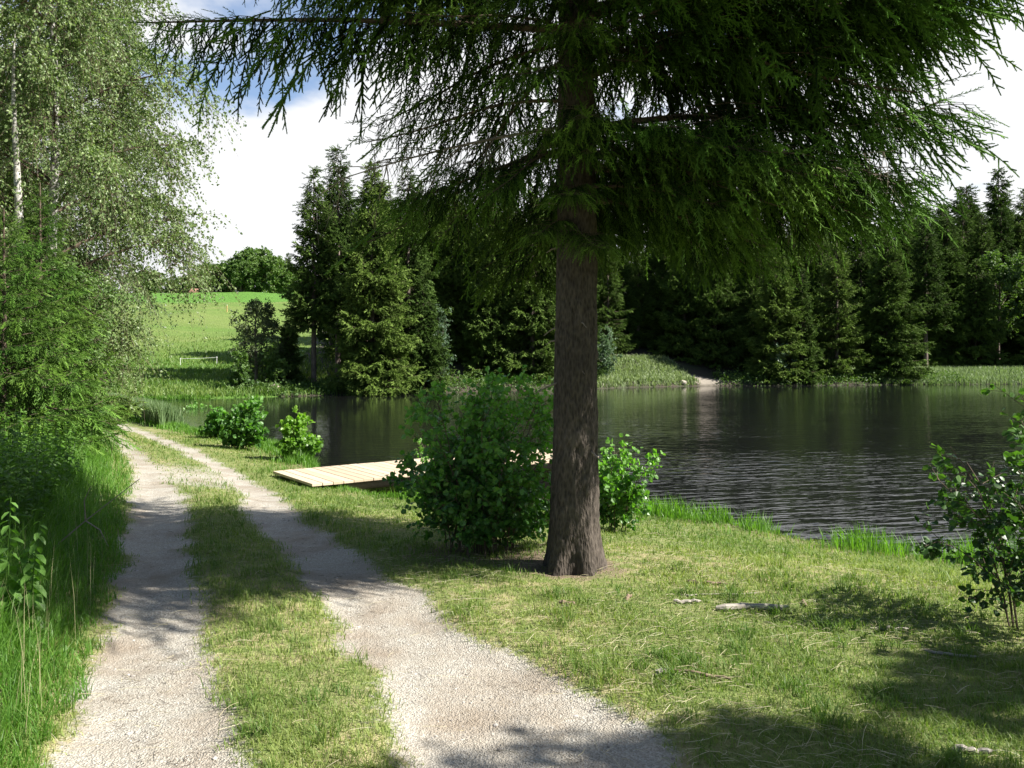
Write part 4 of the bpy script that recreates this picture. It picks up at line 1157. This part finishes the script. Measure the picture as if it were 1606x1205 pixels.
# rough shore fringe
pl = pond
seg = []
for i in range(3, 24):
    a_, b_ = pl[i], pl[i + 1]; n_ = int(np.linalg.norm(b_ - a_) * 1500 / (1 + 0.06 * a_[1]))
    t = r.uniform(0, 1, n_)[:, None]; q = a_ + (b_ - a_) * t
    nrm = np.array([(b_ - a_)[1], -(b_ - a_)[0]]); nrm /= np.linalg.norm(nrm)
    q = q + nrm * (np.abs(r.normal(0, 0.42, n_)) * -1 + 0.10)[:, None]
    seg.append(q)
q = np.concatenate(seg); s = sdist(q[:, 0], q[:, 1])
sw = sdist(q[:, 0], q[:, 1])
q2 = q[(s > -0.12)]
q = q2; k = len(q)
den = fbm(q[:, 0] * 1.2, q[:, 1] * 1.2, 90, 3)
keep = r.uniform(0, 1, k) < sstep(0.25, 0.6, den); q = q[keep]; den = den[keep]; k = len(q)
ss = sdist(q[:, 0], q[:, 1])
jet = np.hypot(q[:, 0] + 3.2, q[:, 1] - 14.8) < 1.9
h = r.uniform(0.5, 1.15, k) * (0.14 + 0.40 * den) * (1 - 0.35 * sstep(0.2, 1.0, ss)); h[jet] *= 0.4
h *= np.where((q[:, 1] < 13) , 1.0, 0.8)
link('shore_grass', blades(q[:, 0], q[:, 1], h, 0.004 + 0.0007 * q[:, 1], r, np.clip(r.normal(0.5, 0.2, k), 0, 1), 0.35), M['tall_grass'], kind='stuff')
# reeds at the far left cove and along the marsh on the right
x = r.uniform(-26, -12.6, 26000); y = np.interp(-x, -pl[17:22, 0], pl[17:22, 1]) + r.normal(0.0, 0.55, len(x)) - 0.2
s = sdist(x, y); den = fbm(x * 0.9, y * 0.9, 96, 2); keep = (s < 0.5) & (s > -1.3) & (den > 0.42); x, y = x[keep], y[keep]; k = len(x)
link('reeds', blades(x, y, r.uniform(0.45, 0.95, k), np.full(k, 0.03), r, np.clip(r.normal(0.4, 0.2, k), 0, 1), 0.2, zoff=0.1), M['reed'], kind='stuff')
x = r.uniform(36, 100, 60000); y = r.uniform(77, 93, 60000); s = sdist(x, y)
keep = (s > -0.3); x, y = x[keep], y[keep]; k = len(x)
link('marsh_grass', blades(x, y, r.uniform(0.3, 0.7, k), np.full(k, 0.06), r, np.clip(r.normal(0.6, 0.2, k), 0, 1), 0.3), M['reed'], kind='stuff')
# rough herbs on the far bank and lower meadow
x = r.uniform(-48, -5, 90000); y = r.uniform(46, 90, 90000); s = sdist(x, y)
keep = (s > 0.0) & (y < 62 + 28 * r.uniform(0, 1, len(x)) ** 2); x, y, s = x[keep], y[keep], s[keep]; k = len(x)
h = r.uniform(0.2, 0.55, k) * (0.6 + 0.9 * fbm(x * 0.5, y * 0.5, 99, 3)) * (1 - 0.4 * sstep(3, 20, s))
link('meadow_grass', blades(x, y, h, np.full(k, 0.07), r, np.clip(0.45 + r.normal(0, 0.15, k) - 0.25 + 0.6 * (fbm(x * 0.4, y * 0.4, 101, 3) - 0.5), 0, 1), 0.5), M['grass'], kind='stuff')
x = r.uniform(5.0, 22, 30000); y = r.uniform(64, 84, 30000); s = sdist(x, y)
keep = (s > 0.0) & (s < 7) & (x < 17.5 - 0.25 * (s)); x, y = x[keep], y[keep]; k = len(x)
link('bank_grass', blades(x, y, r.uniform(0.25, 0.6, k), np.full(k, 0.08), r, np.clip(r.normal(0.75, 0.2, k), 0, 1), 0.6), M['reed'], kind='stuff')

# ferns, brambles and low twigs along the far shore
x = r.uniform(-20, 45, 26000); y = r.uniform(52, 82, 26000); s = sdist(x, y)
keep = (s > -0.25) & (s < 3.2) & ~((x > 4.5) & (x < 19.5)) & (y > 54 + 0 * x); x, y, s = x[keep], y[keep], s[keep]; k = len(x); kk = k * 5
q = np.repeat(np.stack([x, y, terr(x, y)], -1), 5, 0) + np.stack([r.normal(0, 0.16, kk), r.normal(0, 0.16, kk), np.abs(r.normal(0.15, 0.32, kk))], -1)
g = Geo(); g.put(LEAF, frames(r.normal(size=(kk, 3)), None, r.normal(size=(kk, 3)) + [0, 0, 1.2]), q, np.clip(r.normal(0.3, 0.2, kk), 0, 1), r.uniform(0.10, 0.24, kk))
link('undergrowth', g, M['tree_leaf'], kind='stuff')

# nettles behind the left verge: leafy stems
def nettle_field(n, seed, cond, hmin, hmax, ls, ylo, yhi, leafn=16):
    r = np.random.default_rng(seed)
    u = r.uniform(0, 1, n); y = ylo * (yhi / ylo) ** u; x = -r.uniform(0.30, 0.95, n) * y - r.uniform(0, 1.5, n)
    dd = edge(0, y) - x
    keep = cond(x, y, dd); x, y = x[keep], y[keep]; k = len(x)
    z = terr(x, y); h = r.uniform(hmin, hmax, k)
    o = np.stack([x, y, z], -1); t = o + np.stack([r.normal(0, 0.10, k), r.normal(0, 0.10, k), h], -1)
    c = np.stack([o, (o + t) / 2 + r.normal(0, 0.03, (k, 3)), t], 1)
    st = Geo(); V, F = tubes(c, np.full(k, 0.004), np.full(k, 0.002), 4, 4); st.add(V, F, 0.2)
    idx = np.repeat(np.arange(k), leafn); kk = len(idx)
    tt = np.tile(np.linspace(0.25, 1.0, leafn), k)
    q = bez(c[idx], tt); a = tt * 40 + np.tile(np.arange(leafn) % 2 * pi, k) + r.uniform(0, 1, kk)
    d = np.stack([np.cos(a), np.sin(a), r.uniform(-0.55, 0.1, kk)], -1)
    st.put(LEAFN if False else LEAF, frames(d, None, np.tile([[0, 0, 1.0]], (kk, 1)) + r.normal(0, 0.2, (kk, 3))), q, np.clip(0.15 + 0.5 * tt + r.normal(0, 0.12, kk), 0, 1), ls * (1.15 - 0.6 * tt) * r.uniform(0.7, 1.2, kk))
    return st
g = nettle_field(2600, 3, lambda x, y, dd: (dd > 0.75) & (dd < 6) & (y > 6.5), 0.5, 1.0, 0.10, 6.5, 24)
link('nettles', g, M['nettle'], kind='stuff')
# one big-leaved nettle plant at the near left edge
p = G(12, 1000)
r3 = np.random.default_rng(8)
t = thing('nettle_plant', 'tall nettle with broad drooping leaves at the left edge beside the track', 'plant', tuple(p))
sg = Geo(); lg = Geo()
for i, (dx_, dy_, h_) in enumerate(((0, 0, 0.88), (0.1, 0.06, 0.72), (-0.1, 0.02, 0.80), (0.03, 0.12, 0.6), (-0.18, 0.1, 0.7))):
    c = np.array([[[dx_, dy_, -0.03], [dx_ * 1.1, dy_, h_ * 0.5], [dx_ * 1.5 + 0.02, dy_, h_]]])
    V, F = tubes(c, np.array([0.006]), np.array([0.003]), 8, 6); sg.add(V, F)
    n_ = 26; tt = np.linspace(0.2, 1.0, n_); q = bez(np.repeat(c, n_, 0), tt)
    a = np.repeat(np.arange(n_ // 2), 2) * (pi / 2) + np.tile([0, pi], n_ // 2) + r3.normal(0, 0.25, n_)
    d = np.stack([np.cos(a), np.sin(a), r3.uniform(-0.9, -0.2, n_)], -1)
    V7, F7 = leaf_tmpl(0.5, 0.08, 0.15)
    for fsel in (F7[:1], F7[2:3]): pass
    lg.put((V7, np.array([(0, 6, 2, 1), (0, 5, 4, 6)]), np.zeros(2)), frames(d, None, np.tile([[0, 0, 1.0]], (n_, 1))), q, np.clip(r3.normal(0.7, 0.15, n_), 0, 1), 0.125 * (1.2 - 0.75 * tt ** 2))
    lg.put((V7, np.array([(6, 3, 2), (6, 4, 3)]), np.zeros(2)), frames(d, None, np.tile([[0, 0, 1.0]], (n_, 1))), q, np.full(n_, 0.7), 0.125 * (1.2 - 0.75 * tt ** 2))
link('stems', sg, M['nettle'], t); link('leaves', lg, M['nettle'], t)

# dead stick leaning in the verge
p = G(60, 880)
g = Geo(); V, F = polytube([(0, 0, 0), (0.35, 0.1, 0.32), (0.75, 0.25, 0.66)], [0.008, 0.006, 0.003], 6); g.add(V, F)
V, F = polytube([(0.35, 0.1, 0.32), (0.36, 0.06, 0.5), (0.42, 0.05, 0.62)], [0.007, 0.005, 0.002], 5); g.add(V, F)
V, F = polytube([(0.35, 0.1, 0.32), (0.5, 0.05, 0.25), (0.6, 0.0, 0.12)], [0.007, 0.005, 0.002], 5); g.add(V, F)
o = link('dead_stick', g, M['dead'], None, label='thin forked dead stick leaning in the tall grass at the left', category='stick'); o.location = tuple(p)

# ------------------------------------------------------------------ loose stones and needles litter on the track
ico = np.array([(0, 0, 1), (.894, 0, .447), (.276, .851, .447), (-.724, .526, .447), (-.724, -.526, .447), (.276, -.851, .447),
                (.724, .526, -.447), (-.276, .851, -.447), (-.894, 0, -.447), (-.276, -.851, -.447), (.724, -.526, -.447), (0, 0, -1)])
icf = np.array([(0, 1, 2), (0, 2, 3), (0, 3, 4), (0, 4, 5), (0, 5, 1), (1, 6, 2), (2, 7, 3), (3, 8, 4), (4, 9, 5), (5, 10, 1), (6, 7, 2), (7, 8, 3), (8, 9, 4), (9, 10, 5), (10, 6, 1),
                (6, 11, 7), (7, 11, 8), (8, 11, 9), (9, 11, 10), (10, 11, 6)])
x, y = sample_area(26000, 2.2, 12); keep = gravel(x, y) > 0.45; x, y = x[keep], y[keep]; k = len(x)
g = Geo(); o = np.stack([x, y, terr(x, y) - 0.045 * gravel(x, y)], -1)
g.put((ico * [1, .8, .55], icf, np.zeros(20)), frames(np.stack([r.normal(size=k), r.normal(size=k), 0 * x], -1), None, np.tile([[0, 0, 1.0]], (k, 1))), o, r.uniform(0, 1, k), 0.002 + 0.006 * r.uniform(0, 1, k) ** 4 + 0.012 * (r.uniform(0, 1, k) > 0.985))
def stone_mat(name, a, b):
    m, n, out = mat(name)
    col = mixc(n, attr(n, 'tone'), a, b)
    nz = noise(n, 5, 5, 0.6, objco(n)); col = mixc(n, rng_(n, nz, 0.3, 0.7, 0, 0.5), col, tuple(0.5 * q for q in a))
    p = N_(n, 'ShaderNodeBsdfPrincipled'); p.inputs['Roughness'].default_value = 0.85
    n.links.new(col, p.inputs['Base Color']); n.links.new(bump(n, nz, 0.5, 0.03), p.inputs['Normal']); n.links.new(p.outputs[0], out.inputs[0]); return m
M['gravelstone'] = stone_mat('gravel_stones', (0.22, 0.19, 0.16), (0.60, 0.57, 0.53))
M['rock'] = stone_mat('shore_rock', (0.36, 0.29, 0.24), (0.55, 0.48, 0.42))
link('gravel', g, M['gravelstone'], kind='stuff')
x, y = sample_area(9000, 2.2, 11); keep = (gravel(x, y) > 0.3) & (fbm(x * 2, y * 2, 120, 3) + r.normal(0, 0.06, len(x)) > 0.5); x, y = x[keep], y[keep]; k = len(x)
a = r.uniform(0, 2 * pi, k); L = r.uniform(0.006, 0.05, k) * (1 + (r.uniform(0, 1, k) > 0.97) * 2)
z = terr(x, y) - 0.04; o = np.stack([x, y, z], -1); e = o + np.stack([np.cos(a), np.sin(a), 0 * a], -1) * L[:, None]
V, F = tubes(np.stack([o, (o + e) / 2 + r.normal(0, 0.004, (k, 3)), e], 1), np.full(k, 0.0014), np.full(k, 0.001), 3, 3)
g = Geo(); g.add(V, F); link('twig_litter', g, M['twig'], kind='stuff')

# ------------------------------------------------------------------ fallen sticks and bark on the lawn
sticks = [(1180, 958, 0.52, 0.030, 2, 'driftwood', 'thick bleached branch, the longest piece of wood on the lawn'),
          (1108, 917, 0.34, 0.016, -18, 'brownwood', 'grey-brown knotted stick lying nearest the shore grass'),
          (1078, 947, 0.20, 0.016, 0, 'driftwood', 'short pale stick left of the longest bleached branch'),
          (985, 940, 0.14, 0.014, 65, 'brownwood', 'stubby brown stick pointing towards the big trunk'),
          (1262, 950, 0.15, 0.012, 80, 'brownwood', 'small upright-lying stick right of the longest bleached branch'),
          (1130, 935, 0.62, 0.006, 6, 'driftwood', 'long thin pale stem behind the longest bleached branch'),
          (1395, 990, 0.24, 0.012, -8, 'driftwood', 'flat pale sliver of wood at the edge of the right bush shade'),
          (1095, 1062, 0.36, 0.012, -24, 'brownwood', 'crooked half-buried stick in the middle of the lawn'),
          (1490, 1030, 0.30, 0.010, -22, 'driftwood', 'slender pale stick on the lawn near the right edge'),
          (1525, 1182, 0.16, 0.016, -12, 'driftwood', 'pale chunk of wood at the bottom right corner'),
          (1040, 1058, 0.10, 0.018, 20, 'driftwood', 'small white lump of wood in the middle of the lawn'),
          (890, 950, 0.12, 0.018, -10, 'brownwood', 'flat piece of bark on the lawn before the trunk')]
for i, (u, v, L, rad, ang, mm, lb) in enumerate(sticks):
    p = G(u, v); rs = np.random.default_rng(300 + i); m_ = 9; t = np.linspace(-0.5, 0.5, m_)
    PT = np.stack([t * L, rs.normal(0, 0.012 * L + 0.002, m_), rs.normal(0, 0.004, m_)], -1)
    rr = rad * (1 - 0.3 * (t + 0.5)) * rs.uniform(0.92, 1.08, m_); rr[0] *= 0.45; rr[-1] *= 0.35
    V, F = polytube(PT, rr, 9); g = Geo(); g.add(V, F)
    kk = 9
    g.add(V[:kk], [list(range(kk))]); g.add(V[-kk:], [list(range(kk))])
    o = link('stick', g, M[mm], None, smooth=False, label=lb, category='stick', group='wood lying on the lawn')
    o.location = (p[0], p[1], p[2] + rad * 0.55 + 0.008); o.rotation_euler = (0, 0, R(ang))

# ------------------------------------------------------------------ jetty
def wood_mat(name, a, b):
    m, n, out = mat(name)
    co = objco(n); v = scaled(n, co, (28, 2.0, 28))
    g1 = noise(n, 1.0, 5, 0.6, v)
    col = mixc(n, rng_(n, g1, 0.3, 0.7), a, b)
    col = mixc(n, math_(n, 'MULTIPLY', attr(n, 'tone'), 0.6), col, tuple(0.72 * q for q in a))
    p = N_(n, 'ShaderNodeBsdfPrincipled'); p.inputs['Roughness'].default_value = 0.7; p.inputs['Specular IOR Level'].default_value = 0.25
    n.links.new(col, p.inputs['Base Color']); n.links.new(bump(n, g1, 0.3, 0.004), p.inputs['Normal']); n.links.new(p.outputs[0], out.inputs[0]); return m
M['larch'] = wood_mat('new_larch_wood', (0.48, 0.375, 0.26), (0.63, 0.52, 0.385))
M['beamwood'] = wood_mat('old_beam_wood', (0.20, 0.15, 0.11), (0.32, 0.25, 0.19))
def boxg(g, x0, x1, y0, y1, z0, z1, tone=0.5, bev=0.004):
    b = bev
    zs = [(z0, 0), (z1 - b, 0), (z1, b)]
    V = []
    for z, i_ in zs:
        V += [(x0 + i_, y0 + i_, z), (x1 - i_, y0 + i_, z), (x1 - i_, y1 - i_, z), (x0 + i_, y1 - i_, z)]
    F = [(3, 2, 1, 0), (8, 9, 10, 11)]
    for l in range(2):
        for j in range(4):
            F.append((l * 4 + j, l * 4 + (j + 1) % 4, l * 4 + 4 + (j + 1) % 4, l * 4 + 4 + j))
    g.add(V, F, tone)
jl = G(490, 757)
jz = -0.60
jroot = thing('jetty', 'new pale wooden jetty running from the bank out over the pond', 'jetty', (-3.53, 14.1, jz))
jroot.rotation_euler = (0, 0, math.atan2(0.592, 0.806))
JL = 6.8; JW = 2.0
r = np.random.default_rng(17)
g = Geo(); xx = 0.0
while xx < JL:
    e1, e2 = r.uniform(-0.012, 0.012, 2)
    boxg(g, xx, xx + 0.187, 0 + e1, JW + e2, -0.045 + r.uniform(-0.002, 0.002), 0.0 + r.uniform(-0.002, 0.003), r.uniform(0, 1))
    xx += 0.200
link('deck', g, M['larch'], jroot)
for yy in (0.30, JW - 0.30):
    g = Geo(); n_ = 10
    V, F = polytube([(0.55 + (JL - 0.7) * q / (n_ - 1), yy, -0.045 - 0.10 + 0.004 * sin(q * 2)) for q in range(n_)], [0.098] * n_, 12); g.add(V, F)
    g.add(V[:12], [list(range(12))]); g.add(V[-12:], [list(range(12))])
    link('beam', g, M['beamwood'], jroot, smooth=True)
for xx in (3.6, JL - 0.45):
    for yy in (0.1, JW - 0.1):
        g = Geo(); V, F = polytube([(xx, yy, -1.4), (xx, yy, -0.5), (xx, yy, -0.047)], [0.075, 0.07, 0.07], 12); g.add(V, F)
        link('post', g, M['beamwood'], jroot, smooth=True)
g = Geo(); boxg(g, JL + 0.003, JL + 0.035, 0.0, JW, -0.16, -0.02, 0.4); link('end_board', g, M['larch'], jroot)

# ------------------------------------------------------------------ stones on the far shore
rocks = [(431, 613, 0.55, 'pinkish boulder, the largest stone on the far shore'), (408, 617, 0.30, 'flat stone left of the pinkish boulder'), (418, 616, 0.22, 'small stone touching the left side of the pinkish boulder'),
         (497, 612, 0.38, 'pale round stone below the bare spruce trunks'), (474, 615, 0.25, 'small stone left of the round one under the bare trunks'), (536, 612, 0.32, 'stone under the roots between the bare trunks and the olive spruce'),
         (1072, 603, 0.45, 'flat pale stone at the sandy landing'), (1092, 603, 0.35, 'second stone at the landing, right of the flat pale one'), (640, 612, 0.28, 'stone in the roots below the olive spruce')]
for i, (u, v, sz, lb) in enumerate(rocks):
    rs = np.random.default_rng(500 + i)
    bm_V = []
    n1, n2 = 14, 22
    ph = np.linspace(0.02, pi - 0.02, n1)[:, None]; th = (np.arange(n2) * 2 * pi / n2)[None]
    dirs = np.stack([np.sin(ph) * np.cos(th), np.sin(ph) * np.sin(th), np.cos(ph) + 0 * th], -1).reshape(-1, 3)
    pl_ = norm(rs.normal(size=(11, 3))); dd = rs.uniform(0.55, 0.95, 11)
    rad = np.min(np.where(dirs @ pl_.T > 0.05, dd / np.maximum(dirs @ pl_.T, 0.05), 9), axis=1); rad = np.minimum(rad, 1.05)
    V = dirs * rad[:, None] * [1.1, 0.9, 0.8] * sz * 0.75
    i_ = np.arange(n1 - 1)[:, None] * n2; j_ = np.arange(n2)[None]
    F = np.stack([i_ + j_, i_ + n2 + j_, i_ + n2 + (j_ + 1) % n2, i_ + (j_ + 1) % n2], -1).reshape(-1, 4)
    g = Geo(); g.add(V, F, rs.uniform(0.2, 1)); g.add(V[:n2], [list(range(n2))]); g.add(V[-n2:], [list(range(n2))])
    p = G(u, v)
    o = link('rock', g, M['rock'], None, smooth=False, label=lb, category='rock', group='stones on the far shore'); o.location = (p[0], p[1] + 0.1, max(p[2], WATER) + sz * 0.25)

# ------------------------------------------------------------------ small things in the meadow
def simple_mat(name, c, rough=0.5, spec=0.5, metal=0):
    m, n, out = mat(name); p = N_(n, 'ShaderNodeBsdfPrincipled')
    nz = noise(n, 12, 3, 0.5, objco(n)); col = mixc(n, rng_(n, nz, 0.3, 0.7, 0, 0.25), c, tuple(0.7 * q for q in c)); n.links.new(col, p.inputs['Base Color'])
    p.inputs['Roughness'].default_value = rough; p.inputs['Metallic'].default_value = metal; n.links.new(p.outputs[0], out.inputs[0]); return m
M['white'] = simple_mat('white_plastic', (0.8, 0.8, 0.78)); M['yellow'] = simple_mat('yellow_paint', (0.55, 0.40, 0.16)); M['carpaint'] = simple_mat('red_car_paint', (0.34, 0.17, 0.13), 0.5)
M['glass'] = simple_mat('dark_car_glass', (0.05, 0.06, 0.07), 0.1); M['rubber'] = simple_mat('tyre_rubber', (0.03, 0.03, 0.03), 0.8)
for i, (u, v, h_, lb) in enumerate(((283, 573, 0.6, 'short white fence post in the meadow at the left end of the tape'), (340, 571, 0.6, 'white fence post in the meadow at the edge of the tree shade'), (192, 583, 0.6, 'lone white fence post near the birch twigs'))):
    p = G(u, v); t = thing('fence_post', lb, 'fence post', tuple(p), group='white fence posts in the meadow')
    g = Geo(); V, F = polytube([(0, 0, -0.1), (0, 0, h_)], [0.02, 0.02], 8); g.add(V, F); link('stake', g, M['white'], t)
    g = Geo(); boxg(g, -0.03, 0.03, -0.03, 0.03, h_ - 0.12, h_ + 0.02); link('cap', g, M['white'], t)
a_ = G(283, 573); b_ = G(340, 571)
V, F = polytube([tuple(a_ + [0, 0, 0.55]), tuple((a_ + b_) / 2 + [0, 0, 0.52]), tuple(b_ + [0, 0, 0.55])], [0.012] * 3, 5); g = Geo(); g.add(V, F)
link('fence_tape', g, M['white'], None, label='thin white fence tape strung between two meadow posts', category='fence tape')
spruce(1, 22, 22.0, 250, 'dark spruce behind the birch trunks at the left', wide=1.5)
spruce(0, 108, 26.0, 330, 'dark spruce filling the gap behind the young spruces and birches', wide=1.5)
p = G(356, 490)
t = thing('marker_post', 'slim yellow marker post standing in the meadow left of the dark tree', 'post', tuple(p))
g = Geo(); boxg(g, -0.06, 0.06, -0.06, 0.06, -0.1, 0.95); link('stake', g, M['yellow'], t)
g = Geo(); boxg(g, -0.07, 0.07, -0.07, 0.07, 0.953, 1.0); link('cap', g, M['white'], t)
# car
p = P(304, 154)
t = thing('parked_car', 'small red car parked at the upper edge of the meadow', 'car', tuple(p + np.array([0, 0, -0.45])), 1.95)
prof = [(-1.9, .35), (-1.95, .75), (-1.75, .92), (-1.45, .98), (-1.1, 1.38), (-0.3, 1.45), (0.45, 1.40), (0.95, 1.0), (1.7, .85), (1.92, .65), (1.9, .35)]
g = Geo(); n_ = len(prof); V = [(a, -0.8, b) for a, b in prof] + [(a, 0.8, b) for a, b in prof]
g.add(V, [[i, (i + 1) % n_, n_ + (i + 1) % n_, n_ + i] for i in range(n_)]); g.add(V[:n_], [list(range(n_))]); g.add(V[n_:], [list(range(n_))[::-1]])
link('body', g, M['carpaint'], t)
for sx in (-1, 1):
    g = Geo(); g.add([(-1.25, sx * 0.81, 1.0), (0.78, sx * 0.81, 1.0), (0.4, sx * 0.81, 1.33), (-1.02, sx * 0.81, 1.31)], [[0, 1, 2, 3]]); link('window', g, M['glass'], t)
    for xx in (-1.25, 1.2):
        w = Geo(); a = np.arange(16) * 2 * pi / 16
        V = [(xx + .32 * cos(q), sx * 0.66, .32 + .32 * sin(q)) for q in a] + [(xx + .32 * cos(q), sx * 0.84, .32 + .32 * sin(q)) for q in a]
        w.add(V, [[i, (i + 1) % 16, 16 + (i + 1) % 16, 16 + i] for i in range(16)]); w.add(V[:16], [list(range(16))]); w.add(V[16:], [list(range(16))]); link('wheel', w, M['rubber'], t)
tot = sum(len(m.polygons) for m in bpy.data.meshes)
print('unique faces', tot, 'objects', len(bpy.data.objects))
